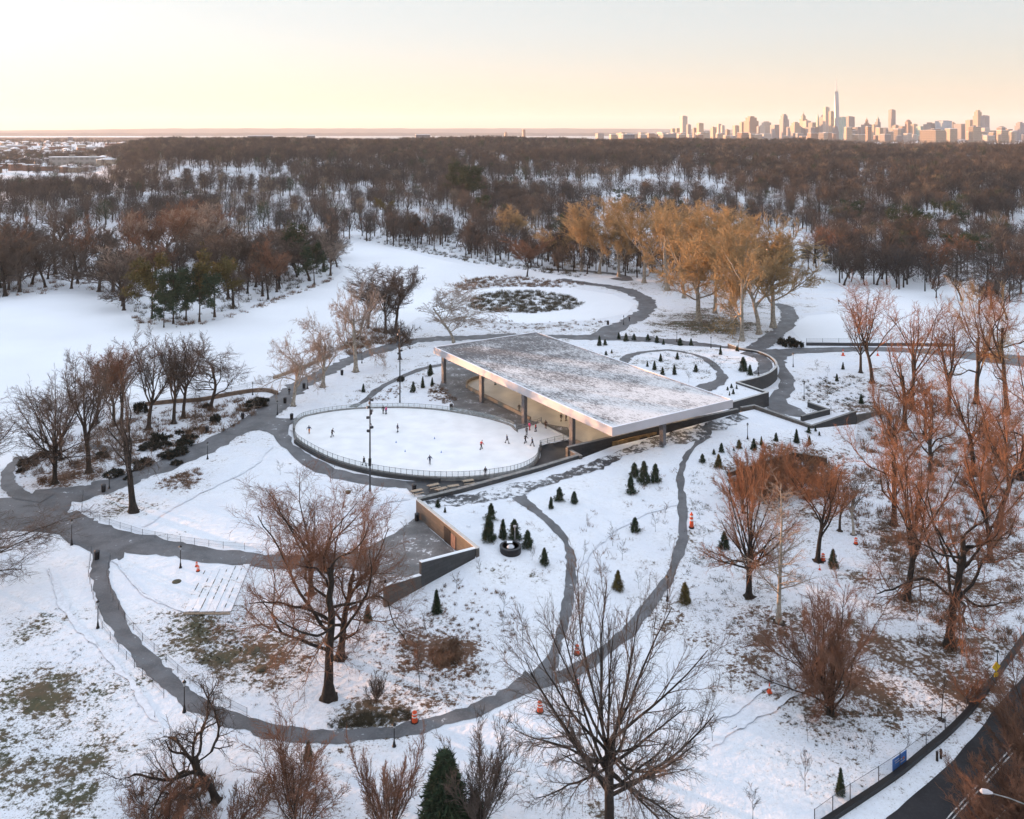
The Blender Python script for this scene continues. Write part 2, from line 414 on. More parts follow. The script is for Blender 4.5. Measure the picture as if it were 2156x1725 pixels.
gw = [(1500, 731, .6), (1532, 734, 2.), (1559, 738, 3), (1593, 744, 3), (1616, 753, 3), (1629, 763, 3), (1632, 773, 3), (1626, 781, 3), (1613, 789.5, 3), (1589, 798, 3), (1549, 807, 3), (1613, 829.5, 3), (1535, 851, 3)]
pBC = [RU(LU+1.2, LV-3, 3), RU(LU+1.2, LV*.6, 3.), RU(LU+1.2, LV*.25, 2.2), RU(LU+1.5, 0, .0)]
garden_poly = Wz(gw)+pBC+Wz([(1160, 707, 0), (1230, 712, 0), (1300, 717, .0), (1370, 722, .0), (1440, 727, .0)])
patch('garden_terrace', garden_poly, 2., 'raised snowy garden terrace behind the pavilion roof', M['snow'], fixed=[tuple(W(1450, 770, 2.4)), tuple(W(1560, 770, 2.9)), tuple(W(1350, 750, 1.8))])
ZR = .7
RINK = [(617,908),(620,893),(635,880),(660,873),(700,866),(750,861),(805,859),(860,859),(920,863),(975,871),(1030,882),(1075,896),(1090,908),(1136,936),(1137,946),(1134,962),(1120,977),(1090,990),(1050,998),(1000,1004),(940,1006),(880,1003),(820,996),(760,985),(700,967),(655,945),(625,925)]
rink_w = [W(x, y, ZR) for x, y in RINK]
rk = crom([(p.x, p.y, 0) for p in rink_w], 5, True)
rk = [Vector((p.x, p.y, ZR)) for p in rk]
cen = sum(rk, Vector())/len(rk)
def offset_loop(loop, d):
    n = len(loop); out = []
    for i, p in enumerate(loop):
        t = (loop[(i+1) % n]-loop[i-1]).normalized(); nrm = Vector((t.y, -t.x, 0))
        if nrm.dot(p-cen) < 0 : nrm = -nrm
        out.append(p+nrm*d)
    return out
# terrace between the rink, the pavilion and the lake path
terr = [W(608, 905, 0), W(625, 878, .0), W(660, 862, .0), W(720, 853, .1), W(790, 846, .2), W(860, 838, .4), W(900, 800, .55), W(930, 770, .5), W(960, 745, .4), RU(LU-1, 3, .4), RU(LU-.5, LV-3, ZR-.02), RU(3, LV-.5, ZR-.02), RU(1.5, 61.5, ZR-.02), W(1205, 925, ZR-.02), W(1136, 938, ZR-.02)]
inner = [p for p in rk]
# walk round the upper side of the rink, from its right end to its left end
i0 = min(range(len(rk)), key=lambda i: (rk[i]-W(1136, 938, ZR)).length); i1 = min(range(len(rk)), key=lambda i: (rk[i]-W(617, 905, ZR)).length)
seq = []; i = i0
while i != i1: seq.append(Vector((rk[i].x, rk[i].y, ZR-.02))); i = (i-1) % len(rk)
terr = terr+seq[1:]+[Vector((rk[i1].x, rk[i1].y, .3))]
patch('rink_terrace', terr, 1.5, 'level terrace of snow and paving between rink and pavilion', M['snow'])

LAKE = [(-700,700),(-400,640),(-60,632),(60,622),(180,618),(240,624),(262,655),(290,676),(330,685),(400,684),(460,676),(520,655),(580,632),(640,610),(700,588),(722,572),(720,545),(728,520),(752,509),(800,516),(860,530),(930,548),(1000,562),(1080,570),(1150,577),(1230,588),(1290,583),(1335,592),(1290,600),(1225,598),(1150,590),(1050,588),(985,596),(960,602),(975,612),(1080,604),(1200,606),(1290,620),(1335,640),(1320,660),(1250,674),(1120,682),(1020,676),(950,670),(880,668),(850,690),(800,700),(730,712),(680,745),(620,768),(585,795),(560,815),(500,822),(420,835),(330,845),(250,850),(190,880),(140,915),(70,960),(10,985),(-60,1010),(-400,1050),(-1200,1100)]
patch('frozen_lake', [W(x, y, .03) for x, y in LAKE], 14, 'flat frozen lake under smooth snow', M['lake'], surf=False, zfun=lambda x, y: .035, cat='lake')
patch('harbor_water', [W(300, 291.5, 0), W(1500, 291.5, 0), W(1500, 284.3, 0), W(300, 284.3, 0)], 1500, 'pale strip of harbour water on the horizon', mat('pale_water', (.36, .36, .37), .3), surf=False, zfun=lambda x, y: .6, cat='water')
patch('frozen_pond', [W(x, y, .03) for x, y in [(1690,600),(1720,585),(1800,588),(1850,600),(1800,640),(1760,660),(1700,665),(1660,690),(1690,718),(1800,724),(2000,724),(2300,724),(2500,700),(2300,640),(2100,600),(1950,585),(1860,570),(1760,572)]], 14, 'flat frozen pond on the right behind the low dark wall', M['lake'], surf=False, zfun=lambda x, y: .04, cat='lake')

# ------------------------------------------------------------------ paths
zoff = [.03]
def nextz(): zoff[0] += .004; return zoff[0]
def ribbon(name, pts, w, material, label, jit=.12, k=8, cat='path'):
    """pts in the picture; w (m) one value or one for each point"""
    P = [G(*p) for p in pts]; ws = w if hasattr(w, '__len__') else [w]*len(P)
    P = crom([(p.x, p.y, ws[i]) for i, p in enumerate(P)], k)
    P = resample(P, .8); z = nextz(); V = []; q = []
    r = random.Random(len(name)+len(P)); NX = 6
    jl = jr = 0
    for i, p in enumerate(P):
        t = P[min(i+1, len(P)-1)]-P[max(i-1, 0)]; t.z = 0; t.normalize(); n = Vector((-t.y, t.x, 0))
        jl = jl*.6+r.gauss(0, jit*1.5); jr = jr*.6+r.gauss(0, jit*1.5)
        for j in range(NX+1):
            f = j/NX; s = (f-.5)*p.z+(jl*(1-f)-jr*f)*(abs(f-.5)*2)**2
            x, y = p.x+n.x*s, p.y+n.y*s; V.append((x, y, drape(x, y)+z))
    for i in range(len(P)-1):
        for j in range(NX): a = i*(NX+1)+j; q.append((a, a+NX+1, a+NX+2, a+1))
    me = np_mesh(name, np.array(V), [np.array(q)], [material], True)
    if me.polygons[0].normal.z < 0: me.flip_normals()
    return tag(link(name, me), label, cat, kind='structure')
def blob(name, pts, material, label, step=2., jit=.25, sm=True, cat='path'):
    P = [G(*p) for p in pts]; P = [Vector((p.x, p.y, 0)) for p in P]
    if sm: P = crom(P, 4, True)
    r = random.Random(len(pts)); P = [p+Vector((r.gauss(0, jit), r.gauss(0, jit), 0)) for p in resample(P, 1.5, True)]
    z = nextz()
    return patch(name, P, step, label, material, surf=False, zfun=lambda x, y: drape(x, y)+z, cat=cat)
blob('plaza', [(-120,1180),(-140,1040),(0,1048),(60,1047),(130,1045),(200,1030),(250,1012),(235,1032),(165,1050),(143,1072),(150,1098),(190,1122),(260,1142),(250,1180),(215,1172),(150,1142),(80,1120),(0,1122)], M['asphalt'], 'broad grey asphalt junction at the left edge')
ribbon('path', [(60,1050),(170,1040),(240,1020),(300,998),(400,958),(480,918),(545,882),(600,835),(650,802),(720,767),(800,737),(870,719),(960,712),(1060,709),(1150,710),(1280,712),(1370,716),(1470,727),(1560,738),(1640,744)], [9,8,6.5,5.5,5.5,6,8,6.5,6,6,6,6,7,7,7,7,6.5,6.5,7,10], M['asphalt'], 'long cleared path curving from the left junction along the lake and behind the pavilion', .3)
ribbon('path', [(120,1090),(200,1123),(300,1145),(400,1163),(520,1177),(640,1183),(760,1182),(860,1170)], [7,6,5,4.5,4.5,4.6,5,7], M['asphalt'], 'cleared path running from the left junction to the sunken entrance', .2)
ribbon('path', [(222,1150),(212,1185),(214,1225),(232,1280),(262,1332),(300,1382),(350,1432),(410,1478),(480,1513),(570,1540),(660,1551),(770,1548),(880,1530),(980,1503),(1060,1468),(1130,1430)], [4,2.6,2.2,2.2,2.2,2.2,2.3,2.3,2.3,2.3,2.2,2.1,2.,2.1,2.3,3.2], M['asphalt'], 'narrow cleared path looping round the foreground lawn', .1)
ribbon('path', [(1085,1040),(1105,1058),(1132,1078),(1165,1108),(1192,1145),(1204,1185),(1203,1225),(1192,1280),(1180,1335),(1160,1390),(1120,1440)], [3.,2.,1.6,1.5,1.4,1.6,1.6,1.6,1.7,2.,2.6], M['asphalt'], 'narrow cleared path bending past the round vault', .08)
ribbon('path', [(1110,1438),(1180,1425),(1240,1395),(1300,1350),(1350,1300),(1395,1240),(1422,1185),(1436,1130),(1437,1070),(1434,1020),(1440,975),(1460,942),(1490,918)], [3,2.6,2.1,1.9,1.8,1.7,1.6,1.6,1.5,1.3,1.,.9,1.6], M['asphalt'], 'narrow cleared path climbing to the right of the young spruces', .08)
ribbon('path', [(900,1062),(960,1054),(1040,1042),(1110,1024),(1190,1000),(1260,976),(1330,950),(1400,929),(1480,903),(1560,874)], [3,4.5,5,4.,3.4,3.2,3.2,4.,5.,5.], M['trod'], 'dark icy walk half covered in snow beside the long low wall', .25)
blob('path', [(505,905),(550,878),(600,882),(626,880),(612,896),(607,915),(630,945),(690,978),(770,1002),(850,1014),(930,1022),(960,1025),(930,1037),(880,1042),(845,1028),(780,1022),(700,1005),(640,980),(600,948),(575,918),(548,905)], M['asphalt'], 'curved walk below the edge of the oval rink')
blob('paving', [(852,1014),(935,1013),(1040,1008),(1100,992),(1138,965),(1137,940),(1205,925),(1222,950),(1218,962),(1100,993),(1000,1020),(905,1045),(885,1040)], M['asphalt_dark'], 'dark wet paving with picnic tables below the rink', 1.5, .05, False)
ribbon('path', [(742,862),(772,842),(800,818),(850,792),(905,773),(960,762)], [2.2,2.,1.9,1.9,2.2,2.5], M['asphalt'], 'thin walk from the rink towards the back of the pavilion', .1)
ribbon('path', [(1290,586),(1320,590),(1302,579),(1240,572),(1150,568)], [5,5,5,5,4], M['asphalt'], 'far end of the path along the pond shore', .2)
ribbon('path', [(1180,588),(1240,598),(1300,607),(1345,622),(1364,642),(1350,662),(1315,682),(1285,697),(1272,712)], [5,6,6.5,7,7,7,7,8,9], M['asphalt'], 'wide path sweeping round the frozen ring pond', .3)
ribbon('path', [(1590,735),(1620,716),(1648,694),(1660,670),(1655,648),(1630,640)], [6,6,6,6,5,4], M['asphalt'], 'path winding uphill beyond the plane trees', .2)
blob('path', [(1560,733),(1620,738),(1690,733),(1900,733),(2156,750),(2300,770),(2156,772),(2000,752),(1880,741),(1700,744),(1660,752),(1652,772),(1672,795),(1670,825),(1655,846),(1690,866),(1700,880),(1640,872),(1612,848),(1636,815),(1640,795),(1636,765),(1600,746)], M['asphalt'], 'wide drive curving down past the round garden wall to the lower entrance', 2.5, .3)
blob('paving', [(932,752),(985,752),(1022,780),(1100,830),(1195,900),(1204,922),(1136,936),(1088,904),(1030,880),(975,869),(950,862),(955,852),(946,838),(925,815),(934,790)], M['plaza'], 'grey paved plaza between rink and pavilion', 1.8, .05, False)
ribbon('path', [(1312,765),(1320,752),(1345,744),(1400,738),(1450,744),(1490,760),(1515,782),(1520,800),(1490,815),(1465,825)], [3,3.5,3,1.5,1.5,2,2.5,3,5,5], M['asphalt'], 'thin curved walk in the garden terrace', .15)
ribbon('path', [(1566,742),(1600,752),(1613,765),(1612,777),(1590,788)], [3,4,4.5,4,2], M['asphalt'], 'outer walk inside the round garden wall', .1)
ribbon('path', [(100,1050),(55,1046),(28,1030),(16,1008),(22,985),(45,962)], [4,3,2.6,2.4,2.4,2.2], M['asphalt'], 'small path curling round the bank at the far left', .1)
ribbon('path', [(178,940),(215,944),(262,952)], [2.4,2.4,1.2], M['asphalt'], 'short path stub among the left bank trees', .1)
M['tracks'] = mat('trodden_snow', (.71, .745, .805), .9, .12, 2.)
for lb_, pl_, w_ in (('faint trodden track across the lawn below the rink', [(640,1140),(720,1090),(800,1062),(862,1050)], .7), ('faint trodden track on the snowfield between the two narrow paths', [(1215,1200),(1270,1140),(1340,1090),(1425,1060)], .6), ('faint ski-like track on the lower right lawn', [(1490,1575),(1560,1530),(1640,1480),(1700,1440)], .9),
 ('second faint track on the lower right lawn', [(1480,1530),(1550,1495),(1630,1440)], .6), ('faint track on the left meadow', [(100,1200),(150,1300),(260,1420),(330,1520)], .6), ('faint track beside the loop path', [(240,1180),(300,1250),(390,1290)], .5), ('faint track through the lawn left of the rink', [(300,1110),(400,1050),(520,990),(570,940)], .6)):
    ribbon('track', pl_, w_, M['tracks'], lb_, .12, cat='track')
road = blob('road', [(1868,1725),(1930,1671),(1993,1618),(2060,1540),(2110,1478),(2156,1423),(2230,1330),(2330,1200),(2560,1300),(2520,1560),(2330,1900),(1980,1980),(1700,1900)], M['road'], 'dark asphalt road in the lower right corner', 2.5, .05, False, cat='road')
def line(name, pts, w, label):
    o = ribbon(name, pts, w, M['paint'], label, .01, cat='road marking')
    o.location.z = .05; return o
line('road_marking', [(1975,1750),(2003,1718),(2075,1640),(2143,1563),(2200,1497)], .14, 'left line of the double road line')
line('road_marking', [(1986,1752),(2013,1721),(2084,1644),(2152,1567),(2210,1500)], .14, 'right line of the double road line')
line('road_marking', [(2075,1755),(2103,1725),(2156,1668),(2200,1620)], .16, 'single line at the far corner of the road')
# ------------------------------------------------------------------ oval rink
rink = thing('skating_rink', 'oval outdoor skating rink with white ice and a dark curved edge wall', 'ice rink', cen.xy.to_3d())
def loc(p, o): return (p[0]-o[0], p[1]-o[1], p[2] if len(p) > 2 else 0)
C0 = cen.xy.to_3d(); rl = [loc(p, C0) for p in rk]
MB().prism(rl, .0, ZR+.01).build('base_slab', M['concrete'], rink)
inn = [loc(p, C0) for p in offset_loop(rk, -.45)]
MB().prism(inn, ZR-.1, ZR+.05).build('ice_surface', M['ice'], rink)
n = len(rl); iw = [i for i in range(n) if not (rk[i].y > W(0, 905, ZR).y or rk[i].x > W(1075, 990, ZR).x)]
def curb(loop_out, loop_in, ids, z0, z1):
    m = MB()
    for i in ids:
        j = (i+1) % n
        m.add([(*loop_out[i][:2], z0), (*loop_out[j][:2], z0), (*loop_out[j][:2], z1), (*loop_out[i][:2], z1), (*loop_in[i][:2], z0), (*loop_in[j][:2], z0), (*loop_in[j][:2], z1), (*loop_in[i][:2], z1)],
              [(0, 1, 2, 3), (5, 4, 7, 6), (3, 2, 6, 7)])
    return m
o1 = [loc(p, C0) for p in offset_loop(rk, .05)]; o2 = [loc(p, C0) for p in offset_loop(rk, .65)]; o0 = [loc(p, C0) for p in offset_loop(rk, -.42)]
isl = [i for i in range(n) if rk[i].y < W(0, 925, ZR).y and rk[i].x < W(935, 1000, ZR).x]
curb(o2, o1, isl, 0, ZR+.02).build('edge_wall', M['granite_dark'], rink)
curb(o1, o0, [i for i in range(n) if rk[i].y > W(0, 905, ZR).y], ZR-.3, ZR+.3).build('kerb', M['concrete'], rink)
def fence(name, label, pts3, h, gap, rails, post_r, m, panel=None, group=None, cat='fence', closed=False):
    P = resample(pts3, gap, closed); o = thing(name, label, cat, P[0].copy(), 0, group); org = P[0]
    mb = MB(); L = [p-org for p in P]
    if closed: L.append(L[0])
    for zz, rr in rails:
        mb.tube([p+Vector((0, 0, zz)) for p in L], rr, 4)
    mb.build('rail', m, o)
    pm = MB().box((0, 0, h/2), (post_r*2, post_r*2, h)).mesh('post', m)
    for p in L[:99]: link('post', pm, o, p)
    if panel:
        pb = MB()
        for a, b in zip(L[:-1], L[1:]): pb.add([a+Vector((0, 0, .1)), b+Vector((0, 0, .1)), b+Vector((0, 0, h-.05)), a+Vector((0, 0, h-.05))], [(0, 1, 2, 3)])
        pb.build('mesh_panel', panel, o)
    return o
def mesh_mat(name, c, a):
    m, nt, b = newmat(name); b.inputs['Base Color'].default_value = (*c, 1); b.inputs['Alpha'].default_value = a; b.inputs['Roughness'].default_value = .5
    return m
M['glass'] = mesh_mat('clear_panel', (.55, .66, .68), .28); M['wire'] = mesh_mat('wire_mesh', (.12, .13, .15), .16)
ids = [i for i in range(n) if rk[i].y < W(0, 880, ZR).y]
ist = min(range(n), key=lambda i: (rk[i]-W(619, 900, ZR)).length); ien = min(range(n), key=lambda i: (rk[i]-W(1136, 940, ZR)).length)
fo = []; i = ist
while i != ien: fo.append(rk[i]+Vector((0, 0, .05))); i = (i-1) % n
fence('rink_fence', 'low clear-panelled fence with thin posts along the near edge of the oval rink', offset_loop(rk, -.2) and [p+Vector((0, 0, 0)) for p in fo], 1.15, 2.6, [(1.1, .03), (.15, .03)], .035, M['steel'], M['glass'])
up = []; i = ist
while i != min(range(n), key=lambda i: (rk[i]-W(1085, 903, ZR)).length): up.append(rk[i]+Vector((0, 0, .02))); i = (i+1) % n
fence('rink_fence', 'pale railing round the far edge of the oval rink', up, 1.1, 2.6, [(1.05, .04), (.6, .02)], .035, M['concrete'], M['glass'])
# ------------------------------------------------------------------ covered rink and pavilion
pav = thing('pavilion', 'open pavilion with a huge flat snow-dusted roof on square columns', 'building', RU(0, 0, 0), RROT)
def P_(u, v, z=0): return (v, u if uu.dot(Vector((-vv.y, vv.x, 0))) > 0 else -u, z)
def PB(u0, u1, v0, v1, z0, z1, mb=None):
    a = P_(u0, v0); b = P_(u1, v1); mb = mb or MB()
    return mb.box(((a[0]+b[0])/2, (a[1]+b[1])/2, (z0+z1)/2), (abs(b[0]-a[0]), abs(b[1]-a[1]), z1-z0))
def roof_mat():
    m, nt, b = newmat('snow_dusted_roof'); tc = nt.nodes.new('ShaderNodeTexCoord')
    mp = nt.nodes.new('ShaderNodeMapping'); mp.inputs['Rotation'].default_value = (0, 0, R(-32)); mp.inputs['Scale'].default_value = (1.3, 3.2, 1)
    nt.links.new(tc.outputs['Object'], mp.inputs[0])
    a = noise(nt, mp.outputs[0], .8, 8, .8); c = noise(nt, tc.outputs['Object'], .11, 4, .6)
    sep = nt.nodes.new('ShaderNodeSeparateXYZ'); nt.links.new(tc.outputs['Object'], sep.inputs[0])
    gr = math_node(nt, 'MULTIPLY', sep.outputs[0], .0016)
    v = math_node(nt, 'ADD', math_node(nt, 'ADD', math_node(nt, 'MULTIPLY', a, .7), math_node(nt, 'MULTIPLY', c, .3)), gr)
    f = ramp(nt, v, .49, .64)
    nt.links.new(mixc(nt, f, (.10, .095, .10), (.66, .66, .68)), b.inputs['Base Color']); b.inputs['Roughness'].default_value = .8
    return m
roof = PB(.35, LU-.35, .35, LV-.35, 8.0, 9.32).build('roof', roof_mat(), pav)
fm = MB(); 
PB(0, .35, 0, LV, 7.8, 9.5, fm); PB(LU-.35, LU, 0, LV, 7.8, 9.5, fm); PB(.35, LU-.35, 0, .35, 7.8, 9.5, fm); PB(.35, LU-.35, LV-.35, LV, 7.8, 9.5, fm)
link('fascia', fm.mesh('fascia', M['fascia']), pav)
cp = MB()
PB(-.03, .38, -.03, LV+.03, 9.503, 9.57, cp); PB(LU-.38, LU+.03, -.03, LV+.03, 9.503, 9.57, cp); PB(.38, LU-.38, -.03, .38, 9.503, 9.57, cp); PB(.38, LU-.38, LV-.38, LV+.03, 9.503, 9.57, cp)
link('roof_edge', cp.mesh('roof_edge', mat('snowy_roof_edge', (.74, .76, .82), .7, .1, .4)), pav)
PB(.4, LU-.4, .4, LV-.4, 7.9, 7.98).build('soffit', M['soffit'], pav)
cm = MB().box((0, 0, 3.91), (1.15, .8, 7.78)).mesh('column', M['column'])
for u, v in ((1.1, 3.7), (1.1, 23.5), (1.1, 42.6), (1.1, 60.9), (14.3, LV-1.4), (LU-2, 4), (LU-2, 24), (LU-2, 44)):
    link('column', cm, pav, P_(u, v, -.02))
# the covered rink's pad, inside the columns
rkt = thing('covered_rink', 'covered rink with ice tinted by warm light under the pavilion roof', 'ice rink', RU(0, 0, 0), RROT)
def rrect(u0, u1, v0, v1, r, k=8):
    out = []
    for cx, cy, a0 in ((u1-r, v1-r, 0), (u0+r, v1-r, 90), (u0+r, v0+r, 180), (u1-r, v0+r, 270)):
        for i in range(k+1): t = R(a0+90*i/k); out.append((cx+r*math.cos(t), cy+r*math.sin(t)))
    return out
pad = [P_(u, v) for u, v in rrect(3.6, 29.6, 5, 66.5, 8.)]; padi = [P_(u, v) for u, v in rrect(4., 29.2, 5.4, 66.1, 7.6)]
MB().prism(pad, 0, ZR).build('base_slab', M['concrete'], rkt)
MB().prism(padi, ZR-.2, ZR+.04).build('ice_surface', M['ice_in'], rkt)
kb = MB(); m_ = len(pad); uvp = rrect(3.6, 29.6, 5, 66.5, 8.)
for i in range(m_):
    j = (i+1) % m_
    if uvp[i][0] < 6 and 42 < uvp[i][1] < 60 or uvp[j][0] < 6 and 42 < uvp[j][1] and uvp[i][1] < 60 and uvp[i][0] < 6 and abs(uvp[i][1]-uvp[j][1]) > 5: continue
    kb.add([(*pad[i][:2], ZR-.2), (*pad[j][:2], ZR-.2), (*pad[j][:2], ZR+.75), (*pad[i][:2], ZR+.75), (*padi[i][:2], ZR-.2), (*padi[j][:2], ZR-.2), (*padi[j][:2], ZR+.75), (*padi[i][:2], ZR+.75)], [(0, 1, 2, 3), (5, 4, 7, 6), (3, 2, 6, 7)])
# straight kerb on the near long side, left open where the two rinks join
for v0, v1 in ((13.2, 41.),):
    a, b, c, d = P_(3.6, v0), P_(3.6, v1), P_(4., v1), P_(4., v0)
    kb.add([(*a[:2], ZR-.2), (*b[:2], ZR-.2), (*b[:2], ZR+.75), (*a[:2], ZR+.75), (*d[:2], ZR-.2), (*c[:2], ZR-.2), (*c[:2], ZR+.75), (*d[:2], ZR+.75)], [(0, 1, 2, 3), (5, 4, 7, 6), (3, 2, 6, 7)])
kb.build('kerb', mat('timber_kerb', (.25, .22, .18), .7), rkt)
# ice bridge between both rinks
brp = [W(1089, 906, ZR), W(1112, 900, ZR), W(1140, 890, ZR), RU(4.6, 43, ZR), RU(4.6, 60, ZR), W(1204, 923, ZR), W(1136, 937, ZR), W(1120, 950, ZR), W(1100, 930, ZR)]
tag(MB().prism([tuple(p) for p in brp], .2, ZR+.075).build('ice_bridge', M['ice'], None), 'sheet of ice joining the oval rink to the covered rink', 'ice', kind='structure')
rail = [W(1089, 906, ZR), W(1112, 900, ZR), W(1140, 889, ZR)]
fence('barrier', 'short grey barrier where the plaza meets the ice between the rinks', rail, 1.1, 1.5, [(1.05, .05), (.5, .05)], .06, M['concrete'], M['wire'])
fence('barrier', 'short railing above the dark wet paving beside the ice bridge', [W(1137, 938, ZR+.1), W(1168, 930, ZR+.1), W(1204, 923, ZR+.1)], 1.1, 1.5, [(1.05, .04), (.5, .03)], .05, M['concrete'], M['glass'])
# plinth of earth and floor under the roof
fl = patch('paving', [RU(.6, .3), RU(LU-.3, .3), RU(LU-.3, LV+2), RU(1.7, LV+1), RU(.6, 62)], 3., 'paved floor under the pavilion roof', M['plaza'], surf=False, zfun=lambda x, y: .0 if False else max(drape(x, y)*0+.02, .02), cat='paving')
rw = MB(); PB(LU-.9, LU-.5, 8, LV-6, 0, 3.4, rw); rw.build('rear_wall', mat('warm_timber_wall', (.38, .26, .15), .7, .3, .8), pav)
lm = MB(); PB(6, LU-1, LV-7.5, LV-7.1, 0, 3.4, lm); lm.build('lobby_wall', mat('bronze_wall', (.30, .19, .09), .6, .4, 1.), pav)
gd = MB(); 
for k in range(6): PB(LU-20+k*2.8, LU-18+k*2.8, LV-7.05, LV-6.98, .2, 2.9, gd)
gd.build('door', M['black'], pav)
warm = glow('warm_lamp', (1, .70, .42), 12)
lb = MB().box((0, 0, 0), (.9, .9, .08)).mesh('ceiling_lamp', warm)
for u in (9, 17, 25):
    for v in (10, 22, 34, 46, 58, 69): link('ceiling_lamp', lb, pav, P_(u, v, 7.84))
# ------------------------------------------------------------------ retaining walls
def wall(name, label, pts, th, m, cap=None, side=1, cat='retaining wall'):
    """pts: (world x, y, z bottom, z top); thickness goes to one side"""
    o = thing(name, label, cat, (pts[0][0], pts[0][1], 0)); org = (pts[0][0], pts[0][1])
    P = [Vector((p[0]-org[0], p[1]-org[1], 0)) for p in pts]; Nn = []
    for i in range(len(P)):
        a = (P[i]-P[i-1]).normalized() if i else (P[1]-P[0]).normalized(); b = (P[i+1]-P[i]).normalized() if i < len(P)-1 else a
        t = (a+b).normalized(); nrm = Vector((-t.y, t.x, 0))*side; Nn.append(nrm/max(.5, nrm.dot(Vector((-a.y, a.x, 0))*side)))
    def strip(z0, z1, o0, o1):
        mb = MB()
        for i in range(len(P)-1):
            a0, a1, b0, b1 = P[i]+Nn[i]*o0, P[i+1]+Nn[i+1]*o0, P[i]+Nn[i]*o1, P[i+1]+Nn[i+1]*o1
            v = [(*a0.xy, z0[i]), (*a1.xy, z0[i+1]), (*a1.xy, z1[i+1]), (*a0.xy, z1[i]), (*b0.xy, z0[i]), (*b1.xy, z0[i+1]), (*b1.xy, z1[i+1]), (*b0.xy, z1[i])]
            f = [(0, 1, 2, 3), (5, 4, 7, 6), (3, 2, 6, 7)]
            if i == 0: f.append((4, 0, 3, 7))
            if i == len(P)-2: f.append((1, 5, 6, 2))
            mb.add(v, f)
        return mb
    zb = [p[2] for p in pts]; zt = [p[3] for p in pts]
    strip(zb, zt, 0, th).build('wall_face', m, o)
    if cap: strip([z+.002 for z in zt], [z+.1 for z in zt], -.04, th+.04).build('coping', cap, o)
    return o
def wp(x, y, z, zb=0): p = W(x, y, z); return (p.x, p.y, zb, z)
A0, A1 = W(876, 1053, 2.9), W(1003, 1156, 2.9)
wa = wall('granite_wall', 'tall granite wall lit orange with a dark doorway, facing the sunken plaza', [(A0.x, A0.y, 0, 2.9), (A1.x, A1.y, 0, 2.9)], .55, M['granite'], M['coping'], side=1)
dv = (A1-A0); dn = Vector((dv.y, -dv.x, 0)).normalized(); ang = math.atan2(dv.y, dv.x)
dp = A0+dv*.55+dn*.04
MB().box((dp.x-A0.x, dp.y-A0.y, 1.2), (2.1, .1, 2.4), ang).build('doorway', M['black'], wa)
dp = A0+dv*.65+dn*.05
MB().box((dp.x-A0.x, dp.y-A0.y, 1.1), (1.5, .1, 2.2), ang).build('door_leaf', mat('bronze_door', (.26, .16, .13), .5), wa)
B1, B2 = W(1003, 1172, 1.6), W(811, 1280, 0)
bq = lambda x, y: None
t_ = .624; S = B1.lerp(B2, t_)
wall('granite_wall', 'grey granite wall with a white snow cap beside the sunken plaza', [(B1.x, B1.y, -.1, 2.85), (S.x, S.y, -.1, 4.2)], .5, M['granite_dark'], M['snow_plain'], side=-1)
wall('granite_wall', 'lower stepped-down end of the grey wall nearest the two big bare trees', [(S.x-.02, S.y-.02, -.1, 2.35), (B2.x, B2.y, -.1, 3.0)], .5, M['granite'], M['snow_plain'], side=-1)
blob('paving', [(700,1168),(760,1162),(830,1125),(875,1090),(890,1100),(960,1165),(990,1180),(930,1215),(870,1240),(820,1262),(800,1225),(770,1205),(700,1192)], M['plaza'], 'sunken entrance plaza between the two granite walls', 1.5, .1, False)
W1 = [wp(882, 1052, 3.), wp(960, 1033, 3.), wp(1060, 1006, 3.), wp(1140, 984, 3.), wp(1224, 958, 3.)]
wall('low_wall', 'long low grey wall running from the picnic tables to the pavilion corner', W1, .7, M['granite_dark'], M['concrete'], side=1)
e = W(1224, 958, 3.); e2 = W(1200, 948, 3.)
W2 = [wp(1196, 943, 3.6), wp(1290, 921, 4.1), wp(1390, 897, 4.5), wp(1480, 878, 4.6), wp(1555, 862, 4.7)]
wall('low_wall', 'grey parapet wall along the front of the covered rink under the roof edge', W2, .6, M['granite_dark'], M['concrete'], side=1)
W3 = [wp(1226, 960, 3.01), wp(1196, 943.5, 3.01)]
wall('low_wall', 'short stone return wall at the foot of the front corner column', W3, .6, M['granite'], M['concrete'], side=1)
gpt = [(*W(x, y, 3.0).xy, 0, 3.45) for x, y in [(1532,727),(1559,737),(1593,743),(1616,752),(1629,762),(1633,773),(1626,782),(1613,790.5),(1589,799),(1549,808)]]
g0 = [tuple(p) for p in crom([Vector((p[0], p[1], 0)) for p in gpt], 4)]
wall('round_wall', 'curved dark granite wall round the raised garden terrace', [(p[0], p[1], 0, 3.45) for p in g0], .5, M['granite_dark'], M['coping'], side=1)
wall('granite_wall', 'straight wall forming the right corner of the garden terrace beside the roof', [(*W(1549, 808, 3.).xy, 0, 3.44), (*W(1613, 829.5, 3.).xy, 0, 3.44), (*W(1537, 851, 3.).xy, 0, 3.44)], .5, M['granite_dark'], M['coping'], side=1)
wall('granite_wall', 'brown stone wall descending to the lower entrance right of the pavilion', [(*W(1562, 859, 4.4).xy, 0, 4.4), (*W(1588, 854.5, 4.4).xy, 0, 4.4), (*W(1708, 897, 3.6).xy, 0, 3.6)], .6, M['granite'], M['concrete'], side=1)
wall('granite_wall', 'dark wall running right from the low corner of the entrance court', [(*W(1708, 902, 1.2).xy, 0, 1.6), (*W(1803, 893, 0).xy, 0, 2.9)], .5, M['granite_dark'], M['concrete'], side=1)
wall('granite_wall', 'brown continuation of the court wall fading behind the right-hand trees', [(*W(1804, 892, 0).xy, 0, 1.9), (*W(1852, 872, 0).xy, 0, .7)], .5, M['granite'], None, side=1)
